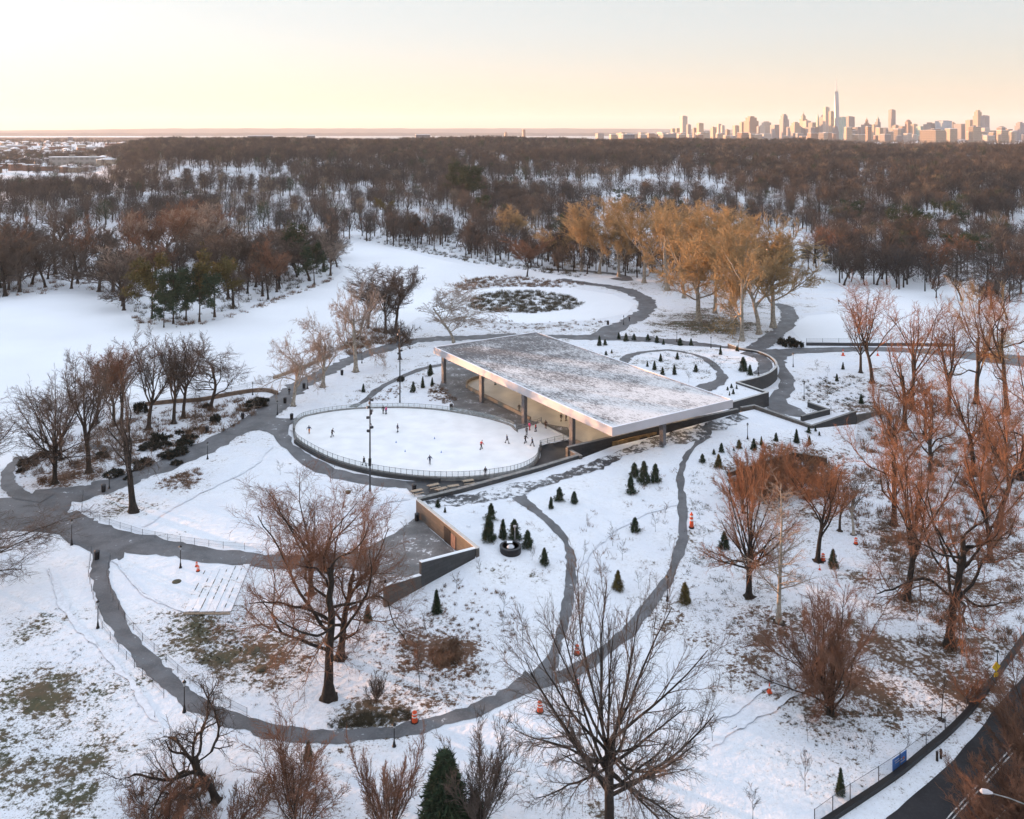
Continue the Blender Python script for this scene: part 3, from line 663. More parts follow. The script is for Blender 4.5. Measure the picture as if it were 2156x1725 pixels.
wall('granite_wall', 'hooked dark wall between the drive and the planted slope', [(*W(1703, 857, 0).xy, 0, 1.2), (*W(1748, 873, 0).xy, 0, 1.2), (*W(1689, 888, 0).xy, 0, 1.2)], .5, M['granite_dark'], M['concrete'], side=-1)
wall('court_wall', 'dark wall of a sunken court half hidden by the orange tree crowns', [(*W(1530, 990, 2.4).xy, 0, 2.1), (*W(1668, 954, 2.2).xy, 0, 2.5), (*W(1740, 968, 1.2).xy, 0, 1.7)], .6, mat('dark_brown_stone', (.05, .035, .03), .9, .4, 1), M['concrete'], side=-1)
wall('lakeside_wall', 'brown stone wall curving along the frozen lake behind the bare trees', [(*W(p.x, p.y).xy, 0, .9) for p in crom([Vector((305,856,0)),Vector((360,850,0)),Vector((420,846,0)),Vector((480,835,0)),Vector((530,827,0)),Vector((560,826,0)),Vector((582,832,0))], 4)], .6, mat('brown_stone', (.16, .11, .08), .9, .4, 1), None)
wall('lakeside_wall', 'short brown landing wall at the lake shore behind the plane trees', [(*W(p[0], p[1]).xy, 0, .8) for p in [(578,799),(620,784),(660,768),(700,752)]], .6, M['wood'], None)
wall('pond_wall', 'long low black wall between the right-hand path and the frozen pond', [(*W(p[0], p[1]).xy, 0, .9) for p in [(1698,728),(1800,729),(1900,729),(2010,730)]], .5, M['steel'], None)
wall('road_kerb_wall', 'long dark kerb wall curving along the fence above the road', [(*W(p.x, p.y).xy, 0, .5) for p in crom([Vector(q+(0,)) for q in [(1730,1748),(1800,1702),(1860,1662),(1905,1630),(1950,1592),(1995,1555),(2040,1510),(2085,1455),(2120,1405),(2160,1350),(2200,1290)]], 4)], .55, M['black'], None)
# island scrub ring and shore strips are planted later
# ------------------------------------------------------------------ camera, sun, sky, air
cam = bpy.data.cameras.new('camera'); co = bpy.data.objects.new('camera', cam); COL.objects.link(co); sc.camera = co
co.location = (0, 0, H); co.rotation_euler = (R(90), 0, 0)
cam.sensor_width = 36; cam.lens = 36*F/2156; cam.shift_y = -(1725/2-YH)/2156; cam.clip_end = 90000; cam.clip_start = .5
SUN_AZ, SUN_EL = 60, 3.2      # degrees left of the view, degrees up
sd = bpy.data.lights.new('sun', 'SUN'); so = bpy.data.objects.new('sun', sd); COL.objects.link(so)
sd.energy = 5; sd.angle = R(.5); sd.color = (1, .50, .24)
d = Vector((-math.sin(R(SUN_AZ))*math.cos(R(SUN_EL)), math.cos(R(SUN_AZ))*math.cos(R(SUN_EL)), math.sin(R(SUN_EL))))
so.rotation_euler = d.to_track_quat('Z', 'Y').to_euler(); so.location = (-50, 30, 80)
w = bpy.data.worlds.new('World'); sc.world = w; w.use_nodes = True; nt = w.node_tree; nt.nodes.clear()
out = nt.nodes.new('ShaderNodeOutputWorld'); bg = nt.nodes.new('ShaderNodeBackground'); sky = nt.nodes.new('ShaderNodeTexSky')
sky.sky_type = 'NISHITA'; sky.sun_disc = False; sky.sun_elevation = R(SUN_EL); sky.sun_rotation = R(-SUN_AZ)
sky.air_density = 1.; sky.dust_density = 1.; sky.ozone_density = 1.; sky.altitude = 60
hs = nt.nodes.new('ShaderNodeHueSaturation'); hs.inputs['Saturation'].default_value = .35
gm = nt.nodes.new('ShaderNodeGamma'); gm.inputs[1].default_value = .34
nt.links.new(sky.outputs[0], gm.inputs[0]); nt.links.new(gm.outputs[0], hs.inputs['Color'])
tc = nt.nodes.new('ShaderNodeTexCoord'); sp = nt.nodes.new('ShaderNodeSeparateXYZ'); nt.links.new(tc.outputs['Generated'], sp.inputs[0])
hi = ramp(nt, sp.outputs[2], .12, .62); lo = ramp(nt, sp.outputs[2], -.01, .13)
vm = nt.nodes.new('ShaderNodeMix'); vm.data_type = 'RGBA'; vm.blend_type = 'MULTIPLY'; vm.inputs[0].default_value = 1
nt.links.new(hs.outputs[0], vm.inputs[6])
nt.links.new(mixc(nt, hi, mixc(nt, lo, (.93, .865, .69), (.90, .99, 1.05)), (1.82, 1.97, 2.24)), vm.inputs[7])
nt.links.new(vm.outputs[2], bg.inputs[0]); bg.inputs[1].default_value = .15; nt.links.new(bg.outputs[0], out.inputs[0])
sc.view_settings.view_transform = 'Standard'; sc.view_settings.look = 'None'; sc.view_settings.gamma = 1; sc.view_settings.exposure = 2.08
sc.cycles.max_bounces = 6; sc.cycles.transparent_max_bounces = 16; sc.cycles.use_denoising = True
# ------------------------------------------------------------------ bare trees
def unit(a): return a/np.maximum(np.linalg.norm(a, axis=-1, keepdims=True), 1e-9)
def grow(g, pts, rad, n, t0, t1, ang, asd, ratio, K, up, wob, rr, prof=0., tip=.25, rmin=0., bias=None):
    """n children on every parent line; returns their lines and radii"""
    N, Kp = pts.shape[0], pts.shape[1]-1
    t = t0+(t1-t0)*((np.arange(n)[None]+g.random((N, n)))/n)
    pi = np.repeat(np.arange(N), n); t = t.ravel()
    f = t*Kp; i = np.clip(f.astype(int), 0, Kp-1); f = f-i
    A = pts[pi, i]; B = pts[pi, i+1]; base = A+(B-A)*f[:, None]; T = unit(B-A)
    ra = rad[pi, i]*(1-f)+rad[pi, i+1]*f
    rv = g.normal(size=T.shape); Pp = unit(rv-T*(rv*T).sum(-1, keepdims=True))
    a = np.radians(g.normal(ang, asd, len(t)))[:, None]
    D = unit(np.cos(a)*T+np.sin(a)*Pp)
    if bias is not None: D = unit(D+np.array(bias))
    plen = np.linalg.norm(np.diff(pts, axis=1), axis=-1).sum(1)[pi]
    L = plen*ratio*g.uniform(.65, 1.25, len(t))*(1-prof*(t-t0)/(max(t1-t0, 1e-3)))
    out = [base]; p = base; r0 = np.maximum(ra*rr, rmin)
    for k in range(K):
        D = unit(D+np.array([0, 0, up])*(1.0)+g.normal(size=D.shape)*wob)
        p = p+D*(L/K)[:, None]; out.append(p)
    tt = np.linspace(1, tip, K+1)[None]
    return np.stack(out, 1), r0[:, None]*tt
def tubes(pts, rad, S, base=0):
    N, K1 = pts.shape[:2]
    ax = unit(pts[:, -1]-pts[:, 0]); ref = np.where(np.abs(ax[:, 2:3]) < .9, np.array([[0, 0, 1.]]), np.array([[1., 0, 0]]))
    e1 = unit(np.cross(ax, ref)); e2 = np.cross(ax, e1)
    th = 2*np.pi*np.arange(S)/S
    ring = np.cos(th)[None, :, None]*e1[:, None]+np.sin(th)[None, :, None]*e2[:, None]
    V = pts[:, :, None]+rad[:, :, None, None]*ring[:, None]
    idx = np.arange(N*K1*S).reshape(N, K1, S)+base
    a = idx[:, :-1]; b = idx[:, 1:]
    q = np.stack([a, np.roll(a, -1, 2), np.roll(b, -1, 2), b], -1).reshape(-1, 4)
    return V.reshape(-1, 3), q
def tube_mesh(name, layers, mats, smooth=True):
    Vs, Q, b = [], [], 0
    for p, r, S in layers:
        v, q = tubes(p, r, S, b); Vs.append(v); Q.append(q); b += len(v)
    return np_mesh(name, np.concatenate(Vs), Q, mats, smooth)
def trunk_line(g, h, r, lean=(0, 0), wob=.02, K=9, flare=1.7, tip=.3):
    z = np.linspace(0, 1, K+1); x = np.cumsum(g.normal(size=K+1)*wob)*h/K*3; y = np.cumsum(g.normal(size=K+1)*wob)*h/K*3
    p = np.stack([x*z+lean[0]*z*h, y*z+lean[1]*z*h, z*h], -1)
    rr = r*(1-(1-tip)*z); rr[0] *= flare; rr[1] *= 1.08
    return p[None], rr[None]
# every kind: metres for a tree 20 m tall, scaled afterwards
def bare_tree(kind, seed, dense=1., hw=6., h=20., twig=.022, lean=(0, 0), limbs=None, bias=None):
    g = np.random.default_rng(seed); s = h/20.; L = []
    tr = min(.042*h/2, .5)*(1 if kind != 'sapling' else .35)
    d = lambda n: max(2, int(round(n*dense)))
    if kind == 'vase':       # elm-like: limbs fan out from a short trunk
        T = trunk_line(g, h*.42, tr, lean, .02, tip=.6); A = grow(g, *T, limbs or 8, .55, 1., 24, 9, 1.35, 8, .05, .07, .55, -.1)
        B = grow(g, *A, 9, .22, .98, 30, 10, .42, 6, .06, .10, .6, .35); C = grow(g, *B, d(9), .12, 1., 34, 12, .45, 4, .05, .14, .6, .3, rmin=twig)
        D = grow(g, *C, d(6), .1, 1., 36, 12, .5, 3, .04, .16, .65, .2, rmin=twig*.8)
    elif kind == 'fan':      # many long limbs spreading like a broom
        T = trunk_line(g, h*.36, tr, lean, .015, tip=.75); A = grow(g, *T, limbs or 15, .4, 1., 46, 22, 1.5, 9, .05, .06, .42, -.1)
        A2 = grow(g, *T, 9, .6, .9, 86, 9, 1.15, 9, .03, .09, .36, .0, .2); A = (np.concatenate([A[0], A2[0]]), np.concatenate([A[1], A2[1]]))
        B = grow(g, *A, 8, .2, .97, 27, 9, .42, 6, .02, .08, .6, .3); C = grow(g, *B, d(6), .1, 1., 30, 10, .45, 4, .0, .12, .6, .3, rmin=twig)
        D = grow(g, *C, d(5), .1, 1., 34, 12, .5, 3, -.02, .15, .65, .2, rmin=twig*.8)
    elif kind == 'oak':      # wide, crooked limbs
        T = trunk_line(g, h*.55, tr*1.15, lean, .05, tip=.55); A = grow(g, *T, limbs or 10, .3, 1., 60, 15, 1.0, 11, .05, .2, .5, .25)
        B = grow(g, *A, 8, .2, .98, 42, 14, .5, 7, .05, .18, .58, .3); C = grow(g, *B, d(10), .1, 1., 42, 14, .5, 5, .03, .2, .6, .3, rmin=twig)
        D = grow(g, *C, d(8), .1, 1., 42, 14, .5, 3, .02, .2, .65, .2, rmin=twig*.8)
    elif kind == 'gnarl':    # short leaning trunk, thick twisting limbs
        T = trunk_line(g, h*.42, tr*1.5, lean, .12, tip=.8, flare=1.4); A = grow(g, *T, limbs or 8, .45, 1., 62, 18, 1.6, 12, .03, .27, .62, .0)
        B = grow(g, *A, 8, .2, .98, 48, 16, .42, 8, .03, .24, .6, .3); C = grow(g, *B, d(8), .1, 1., 45, 14, .5, 5, .02, .22, .6, .3, rmin=twig)
        D = grow(g, *C, d(6), .1, 1., 42, 14, .5, 3, .0, .2, .65, .2, rmin=twig*.8)
    elif kind == 'dome':     # low wide tree, many limbs from the ground
        T = trunk_line(g, h*.12, tr*1.1, lean, .03, tip=.9); A = grow(g, *T, limbs or 20, .15, 1., 46, 26, 7., 10, .03, .09, .36, 0)
        B = grow(g, *A, 12, .12, .98, 36, 12, .42, 7, .03, .1, .55, .35, rmin=twig*1.2); C = grow(g, *B, d(10), .1, 1., 34, 12, .45, 4, .02, .12, .6, .3, rmin=twig)
        D = grow(g, *C, d(6), .1, 1., 34, 12, .5, 3, .0, .14, .65, .2, rmin=twig*.8)
    elif kind == 'leader':   # one straight stem with short side branches
        T = trunk_line(g, h*.95, tr*.75, lean, .012, tip=.12, K=14); A = grow(g, *T, limbs or 48, .2, .98, 55, 8, .27, 6, .05, .07, .38, .62)
        B = grow(g, *A, 7, .15, 1., 38, 10, .42, 4, .03, .1, .55, .3, rmin=twig); C = grow(g, *B, d(7), .1, 1., 38, 12, .5, 3, .0, .14, .6, .3, rmin=twig*.8); D = None
    elif kind == 'stems':    # shrub or multi-stemmed tree
        T = trunk_line(g, h*.08, tr*.8, lean, .03, tip=1.); A = grow(g, *T, limbs or 14, .1, 1., 40, 16, 10., 9, .07, .06, .35, 0)
        B = grow(g, *A, 9, .12, .97, 24, 8, .4, 6, .06, .08, .55, .35, rmin=twig*1.2); C = grow(g, *B, d(10), .1, 1., 32, 12, .45, 4, .03, .12, .6, .3, rmin=twig)
        D = grow(g, *C, d(5), .1, 1., 30, 10, .5, 3, .03, .14, .65, .2, rmin=twig*.8)
    elif kind == 'sapling':
        T = trunk_line(g, h*.9, tr, lean, .03, tip=.2, K=8, flare=1.3); A = grow(g, *T, limbs or 9, .25, .95, 32, 8, .4, 5, .08, .08, .55, .4, rmin=twig)
        B = grow(g, *A, d(6), .15, 1., 30, 10, .45, 3, .05, .1, .6, .3, rmin=twig*.7); C = grow(g, *B, 3, .1, 1., 30, 10, .5, 2, .05, .1, .7, rmin=twig*.6); D = None
    layers = [T, A, B, C]+([D] if D else [])
    if bias is not None:
        for i in range(1, len(layers)):
            P = layers[i][0]; z = np.clip(P[..., 2:]/h, 0, 1); P += np.array([bias[0], bias[1], 0])*z*h
        z = np.clip(T[0][..., 2:]/h, 0, 1); T[0][...] += np.array([bias[0], bias[1], 0])*z*h
    allp = np.concatenate([l[0].reshape(-1, 3) for l in layers])
    top = np.percentile(allp[:, 2], 99.7); cx = (np.percentile(allp[:, 0], 1.5)+np.percentile(allp[:, 0], 98.5))/2 if bias is None else 0
    rx = np.percentile(np.abs(allp[:, 0]-cx), 98); ry = np.percentile(np.abs(allp[:, 1]), 98)
    for i, l in enumerate(layers):
        z = np.clip(l[0][..., 2]/top, 0, 1)
        l[0][..., 0] = (l[0][..., 0]-cx*smooth01(z*1.4))*(hw/rx if hw else 1)
        l[0][..., 1] *= (hw/ry if hw else 1); l[0][..., 2] *= h/top
    f = 1.
    tr_m = [(T[0], T[1], 10), (A[0], A[1], 6)]; cr = [(B[0], B[1], 4), (C[0], C[1], 3)]+([(D[0], D[1], 3)] if D else [])
    return tr_m, cr
HERO = 0; FEET = []
def tree(x, y, ytop, hwp, kind, bark, twig, label, seed=0, dense=1., name='bare_tree', cat='tree', group=None, tw=None, lean=(0, 0), limbs=None, bias=None, P=None, tr=None):
    global HERO; HERO += 1
    p = P or G(x, y); dd = p.y; h = (y-ytop)*dd/F*(1.0+.0) if P is None else P[3]
    if P is None: h = h*1.0
    hw = hwp*dd/F*1.14
    tm, cm = bare_tree(kind, seed or HERO*13+5, dense*1.1, hw, h, tw or max(.02, dd*.00016), lean, limbs, bias)
    o = thing(name, label, cat, (p.x, p.y, p.z-.05), 0, group)
    if hwp > 28 and x > 0: FEET.append((p.x, p.y, p.z, min(.042*h/2, .5)))
    link('trunk', tube_mesh('trunk', tm, [M[bark]]), o); link('crown', tube_mesh('crown', cm, [M[twig]], False), o)
    return o
K_ = dict(bo=('bark_brown', 'twig_rust'), do=('bark_dark', 'twig_rust'), dd=('bark_dark', 'bark_brown'), bb=('bark_brown', 'twig_brown'), db=('bark_dark', 'twig_brown'), br=('bark_brown', 'twig_red'), dr=('bark_dark', 'twig_red'), pp=('bark_pale', 'twig_pale'), pb=('bark_pale', 'twig_brown'), bt=('bark_brown', 'twig_tan'))
# x, y of the foot, y of the top, half width (picture), kind, colours, label, extra
HEROES = [
 (115,1018,783,76,'fan','db','broad bare tree with a dense fan of branches at the far-left path bend', {}),
 (128,968,800,60,'vase','db','bare tree standing just behind the broad fan-shaped tree at the far left', {}),
 (187,995,735,46,'vase','bb','tall slender bare tree between the far-left broad tree and the crooked tree', {}),
 (281,1078,790,66,'oak','db','crooked leaning bare tree with one low side branch on the lawn by the left junction', dict(dense=.7, limbs=8, bias=(-.22,0), seed=305)),
 (204,892,742,46,'vase','br','reddish bare tree leftmost in the row behind the leaf-strewn bank', {}),
 (240,897,722,42,'vase','br','reddish bare tree second in the lakeside row, close to the leftmost one', {}),
 (256,912,718,50,'vase','br','dense reddish bare tree in front of the lakeside row', {}),
 (313,904,690,56,'vase','bb','tall spreading bare tree in the middle of the lakeside row', {}),
 (366,892,700,36,'vase','bb','slim bare tree left of a close pair by the lakeside wall', {}),
 (386,880,702,44,'vase','bb','bare tree right of a close pair by the lakeside wall', {}),
 (444,863,706,80,'oak','bb','wide round-crowned bare tree at the right end of the lakeside row', dict(dense=.9)),
 (617,855,702,56,'oak','pp','pale-barked plane tree with a forked trunk beside the lake path', dict(dense=.8)),
 (680,815,658,52,'oak','pp','pale-barked plane tree second along the lake path', dict(dense=.8)),
 (749,783,602,58,'oak','pp','large pale-barked plane tree third along the lake path', dict(dense=.9)),
 (812,702,548,52,'vase','bb','tall bare tree in the clump on the lake point', {}),
 (833,700,560,46,'oak','bb','dark bare tree at the right of the clump on the lake point', {}),
 (775,690,565,44,'vase','bb','bare tree at the back left of the clump on the lake point', {}),
 (842,757,650,30,'oak','bb','slim bare tree behind the farther floodlight mast', dict(dense=.7)),
 (955,722,598,76,'oak','pp','pale many-stemmed bare tree rising behind the left roof corner', dict(dense=.8)),
 (655,1252,985,118,'vase','dr','rear one of the big bare foreground trees, with a bird nest in its crown', dict(dense=1.1, limbs=9)),
 (692,1470,1032,165,'oak','dr','largest crooked bare tree in the left foreground, its trunk forked low', dict(dense=1.2, limbs=12, seed=411)),
 (716,1386,1060,110,'oak','dr','leaning bare trunk directly behind the largest foreground tree', dict(dense=.9, bias=(.15,0))),
 (455,1685,1445,140,'gnarl','dd','black gnarled leaning tree at the lower left below the loop path', dict(dense=.9, bias=(-.42,0), limbs=9, seed=517)),
 (628,1760,1528,98,'stems','dr','reddish multi-stemmed tree at the bottom edge left of centre', {}),
 (815,1765,1538,66,'stems','dr','slender reddish multi-stemmed tree left of the big dark conifer', {}),
 (1010,1765,1522,78,'stems','bb','upright many-stemmed tree right of the big dark conifer', {}),
 (345,1765,1610,75,'stems','br','low reddish thicket tree at the bottom left edge', {}),
 (480,1770,1665,70,'stems','br','short reddish shrub tree under the black gnarled tree', {}),
 (1283,1760,1205,190,'fan','db','huge broom-shaped bare tree at the bottom centre', dict(dense=1.3, limbs=19, seed=203)),
 (1577,1257,950,92,'fan','dr','tall twin-stemmed dark tree right of the barrel on the climbing path', dict(dense=1.)),
 (1640,1310,992,66,'leader','pp','pale straight birch-like tree right of the tall dark twin-stemmed tree', {}),
 (1722,1182,940,64,'vase','dr','reddish vase-shaped bare tree behind the pale birch-like tree', {}),
 (1768,1118,985,30,'vase','br','small thin bare tree left of a slim twin-stem tree on the right slope', dict(dense=.7)),
 (1797,1126,985,36,'vase','pb','slim twin-stemmed bare tree on the right slope', dict(dense=.8)),
 (1908,1262,905,100,'vase','dr','massive bare tree leaning right on the right-hand slope', dict(bias=(.2,0), limbs=10)),
 (2000,1362,955,150,'oak','dr','massive dark bare tree with sweeping low limbs at the right', dict(dense=1.2, limbs=13, seed=77)),
 (1882,1106,860,88,'oak','dr','tall crooked bare tree behind the leaning massive tree', {}),
 (2104,1112,800,70,'vase','dr','tall bare tree near the right edge with a slightly leaning trunk', dict(limbs=7)),
 (1750,1502,1245,112,'dome','dr','low wide reddish tree with many stems on the lower right lawn', dict(dense=1.2)),
 (1982,1516,1370,38,'sapling','dr','young upright tree by the fence at the lower right', {}),
 (2036,1478,1395,30,'stems','br','thin small shrub tree beside the road fence', dict(dense=.6)),
 (1836,806,574,64,'vase','br','glowing orange bare tree at the top of the planted slope', {}),
 (1812,785,640,30,'vase','bb','thin dark tree just left of the glowing orange tree', dict(dense=.7)),
 (1920,862,608,56,'vase','br','orange bare tree standing over the planted slope', {}),
 (1905,905,690,50,'oak','dr','dark forked tree below the orange tree of the planted slope', dict(dense=.8)),
 (2056,850,592,82,'oak','bt','broad orange crowned tree near the upper right edge', {}),
 (1998,872,640,60,'vase','br','orange bare tree left of the broad orange crowned tree', {}),
 (2120,872,600,76,'oak','br','wide orange crowned tree at the upper right edge', {}),
 (1878,935,800,40,'stems','br','short orange multi-stemmed tree at the end of the court wall', {}),
 (2050,1000,735,75,'vase','dr','tall dark bare tree in the thicket on the right', {}),
 (2150,1010,730,80,'oak','dr','bare tree cut by the right edge of the picture', {}),
 (1960,1010,800,60,'oak','br','bare tree with orange tips in the middle of the right thicket', {}),
 (2085,1180,900,60,'vase','dr','bare tree behind the massive dark tree at the right', {}),
 (1610,1060,930,50,'stems','br','rusty brown small tree in front of the sunken court wall', dict(dense=1.3)),
 (1565,1080,945,42,'stems','br','rusty brown small tree at the left end of the sunken court', dict(dense=1.3)),
 (1680,1040,930,52,'stems','br','rusty small tree at the corner of the sunken court', dict(dense=1.2)),
 (1500,1560,1500,10,'sapling','bb','tiny sapling in the snow right of the huge broom-shaped tree', {}),
 (1695,1665,1570,14,'sapling','bb','tiny staked sapling on the lower right lawn', {}),
 (1585,1725,1650,14,'sapling','bb','tiny sapling at the bottom edge of the lower right lawn', {}),
 (884,1455,1345,12,'sapling','bb','thin sapling in the leaf-strewn lawn inside the loop path', {}),
 (792,1480,1418,18,'stems','bb','tiny forked shrub inside the loop path', dict(dense=.5)),
 (1101,1360,1270,12,'sapling','bb','thin sapling beside the narrow bending path', {}),
 (-25,1235,1060,150,'oak','db','bare limbs reaching in from a tree beyond the left edge', {}),
 (-60,1060,820,110,'vase','db','crown of a bare tree standing beyond the left edge above the junction', {}),
 (2190,1560,1330,80,'stems','br','orange twigs overhanging the road at the right edge', dict(dense=1.3)),
 (2110,1790,1610,95,'stems','br','orange twiggy bush between the road lines and the lamp arm', dict(dense=1.3)),
 (2175,1650,1470,75,'stems','br','orange twiggy bush at the far verge of the road', dict(dense=1.3)),
 (2160,1750,1560,90,'stems','br','orange leafless bush over the road corner', dict(dense=1.3)),
 (1110,583,500,44,'vase','br','red-brown bare tree on the path bend by the frozen ring pond', {}),
]
for x, y, yt, hw, kd, ck, lb, ex in HEROES:
    ex = dict(ex)
    if x > 1480 and y < 1300: ck = {'br': 'bo', 'dr': 'do'}.get(ck, ck)
    if x > 1790 and y < 1500: ex['dense'] = ex.get('dense', 1.)*.72
    tree(x, y, yt, hw, kd, *K_[ck], lb, **ex)
# the warm-coloured plane trees right of the ring pond
PL = [(1085,520,434,42),(1225,572,432,50),(1170,560,478,44),(1262,577,418,60),(1303,583,440,48),(1356,596,412,68),(1405,612,425,66),(1440,628,430,60),(1471,676,478,86),(1505,660,440,70),(1562,718,505,66),(1598,704,452,88),(1628,690,455,84),(1540,640,430,80),(1345,560,420,60),(1450,580,420,64),(1500,590,425,72)]
protoP = []; print('PL', len(PL))
for i, (x, y, yt, hw) in enumerate(PL):
    p = G(x, y); h = (y-yt)*p.y/F; w_ = hw*p.y/F
    lb = 'tall plane tree with a tan twiggy crown in the grove right of the ring pond'
    if i < 4:
        tm, cm = bare_tree('vase' if i % 2 else 'oak', 900+i, 1.2, 9., 26., .06)
        o = thing('plane_tree', lb, 'tree', (0, 0, 0), 0, 'plane trees in the grove right of the ring pond')
        link('trunk', tube_mesh('trunk', tm, [M['bark_pale']]), o); link('crown', tube_mesh('crown', cm, [M['twig_tan']], False), o); protoP.append(o)
        o.location = p; o.scale = (w_/9, w_/9, h/26); o.rotation_euler = (0, 0, i)
    else: dup(protoP[i % 4], p, i*1.7, None, (w_/9, w_/9, h/26))
# ------------------------------------------------------------------ conifers
def needles(g, C, D, n, L, w, droop=.3):
    """n slivers round each centre/direction pair"""
    N = len(C); c = np.repeat(C, n, 0); d = np.repeat(D, n, 0)
    L_ = np.repeat(L, n) if hasattr(L, '__len__') else np.full(N*n, L)
    dd = unit(d+g.normal(size=d.shape)*.55+np.array([0, 0, -droop*.4]))
    s = unit(np.cross(dd, g.normal(size=d.shape)))
    o = c+g.normal(size=c.shape)*(L_*.35)[:, None]
    V = np.stack([o-s*(w*.5), o+s*(w*.5), o+dd*L_[:, None]], 1).reshape(-1, 3)
    return V, np.arange(len(V)).reshape(-1, 3)
def conifer_meshes(seed, h, r, dens=1., pw=.8, rag=.15, base=.05):
    g = np.random.default_rng(seed); n = int(260*dens)
    t = 1-(1-g.random(n))**.5*1.0; t = base+(1-base)*np.sort(g.random(n)**1.25)
    az = g.random(n)*6.283; rr = r*(1-t)**pw*(1+rag*np.sin(az*3+t*11)+g.normal(size=n)*rag*.6)*g.uniform(.45, 1, n)
    C = np.stack([rr*np.cos(az), rr*np.sin(az), t*h], -1); D = unit(np.stack([np.cos(az), np.sin(az), np.full(n, .12)], -1))
    V, T = needles(g, C, D, 14, .18*r+.05*h*(1-t)+.02*h, .045*r+.01*h)
    cr = np_mesh('crown', V, [T], [M['needle']])
    tk = MB().tube([(0, 0, 0), (0, 0, h*.5), (0, 0, h*.97)], [h*.02+.03, h*.014+.02, .01], 6).mesh('trunk', M['bark_brown'])
    return tk, cr
CP = []
for i in range(5):
    tk, cr = conifer_meshes(50+i, 3., [.8, .95, 1.1, .7, 1.][i], [1.2, 1, 1, 1.2, 1.][i], [.8, .9, .7, 1., .6][i], [.2, .28, .36, .18, .32][i])
    CP.append((tk, cr))
SPR = [(1160,1071,1046),(1178,1055,1027),(1209,1060,1035),(1328,1039,1003),(1336,1004,975),(1356,1017,972),(1380,1015,977),(922,1068,1052),(937,1079,1067),(870,826,804),(890,817,793),(906,791,767),(910,812,795),(1262,728,707),(1274,727,715),
 (1303,714,700),(1318,719,702),(1335,716,703),(1364,717,704),(1383,722,707),(1397,726,714),(1432,728,712),(1455,728,713),(1517,747,729),(1552,739,728),(1363,772,760),(1378,779,760),(1391,761,745),(1426,757,742),(1395,790,774),(1420,789,768),(1465,783,768),(1565,782,752),(1579,790,769),(1276,748,739),(1288,743,736),
 (1532,822,814),(1540,817,808),(1551,819,810),(1544,830,819),(1536,833,824),(1634,929,911),(1677,932,904),(1704,936,917),(1703,912,899),(1717,908,898),(1725,917,909),(1479,974,956),(1503,957,946),(1519,952,933),(1545,949,941),(1556,944,926),(1587,948,924),(1603,938,919),(1513,984,957),(1775,778,763),(1762,803,787),(1813,850,830),
 (1029,1138,1085),(1034,1095,1061),(1059,1135,1093),(1083,1135,1095),(1111,1154,1117),(1146,1190,1155),(1337,1119,1090),(1301,1242,1202),(1442,1271,1227),(1525,1155,1120),(1742,1037,1013),(1754,1195,1157),(1770,1673,1618),(774,1309,1274),(919,1291,1242),(765,826,808),(1000,1738,1668),(649,1600,1560)]
SL = {(1328,1039):'young spruce in front of the trio of spruces on the bank',(1336,1004):'leftmost of three young spruces standing together on the bank',(1356,1017):'middle of three young spruces standing together on the bank',(1380,1015):'right and bushiest of three young spruces standing together on the bank',
 (1160,1071):'lowest of three small spruces just right of the path fork by the icy walk',(1178,1055):'upper middle one of three small spruces near the path fork',(1209,1060):'right one of three small spruces near the path fork',
 (922,1068):'small spruce just outside the top of the orange-lit granite wall',(937,1079):'second small spruce outside the orange-lit granite wall',
 (1029,1138):'wide dark spruce left of the round vault',(1034,1095):'spruce directly behind the wide dark one by the round vault',(1059,1135):'narrow spruce just behind the round vault',(1083,1135):'spruce right behind the round vault with a thin vent post',(1111,1154):'spruce to the right of the round vault',(1146,1190):'lone narrow spruce between the round vault and the bending path',
 (1337,1119):'lone small spruce in the middle of the snowfield between two paths',(1301,1242):'bronzed small spruce under the crown tips of the huge broom-shaped tree',(1442,1271):'plump bronzed spruce right of the climbing path lamp',(1525,1155):'dark spruce at the left foot of the twin-stemmed tree',(1742,1037):'small spruce on the right slope behind the thin bare trees',(1754,1195):'snow-flecked columnar spruce beside the orange barrel on the right slope',(1770,1673):'lone narrow conifer near the road fence at the bottom right',(774,1309):'rounded small conifer right of the two big foreground trees',(919,1291):'loose evergreen below the grey granite wall',(765,826):'tiny dark conifer alone above the oval rink',(1000,1738):'small conifer beside the biggest dark conifer at the bottom',(649,1600):'dark evergreen tuft above the reddish bottom tree'}
for i, (x, y, yt) in enumerate(SPR):
    p = G(x, y); h = (y-yt)*p.y/F*.98; k = (i*7+i//3) % 5; tk, cr = CP[k]
    l = SL.get((x, y)); gp = None
    if l is None:
        gp = 'young spruces planted in clusters around the pavilion'
        l = ('small young spruce in the garden terrace or along the path behind the roof' if 1250 < x < 1610 and y < 840 else 'small young spruce in the row on the snow right of the pavilion' if y > 890 else 'small young spruce on the slope right of the drive' if x > 1610 else 'small young spruce in the beds between the rink and the roof corner')
    o = thing('spruce', l, 'conifer', p, i*1.3, gp); f = h/3; wf = f*(.72+.3*((i*37) % 10)/10)
    if (x, y) == (1029, 1138): wf *= 1.05
    o.scale = (wf, wf, f); link('trunk', tk, o); c = link('crown', cr, o)
    if (x, y) in ((1301,1242),(1442,1271),(1513,984),(1556,944),(1603,938),(1704,936)): c.material_slots[0].link = 'OBJECT'; c.material_slots[0].material = M['needle_warm']  # warm needle colour also carries the orange sunlight on the right-hand row spruce
p = G(937, 1765); h = (1765-1592)*p.y/F; tk, cr = conifer_meshes(91, h, 50*p.y/F, 5., .75, .14)
o = thing('conifer', 'big dark cone-shaped conifer at the bottom edge left of centre', 'conifer', p); link('trunk', tk, o); link('crown', cr, o)
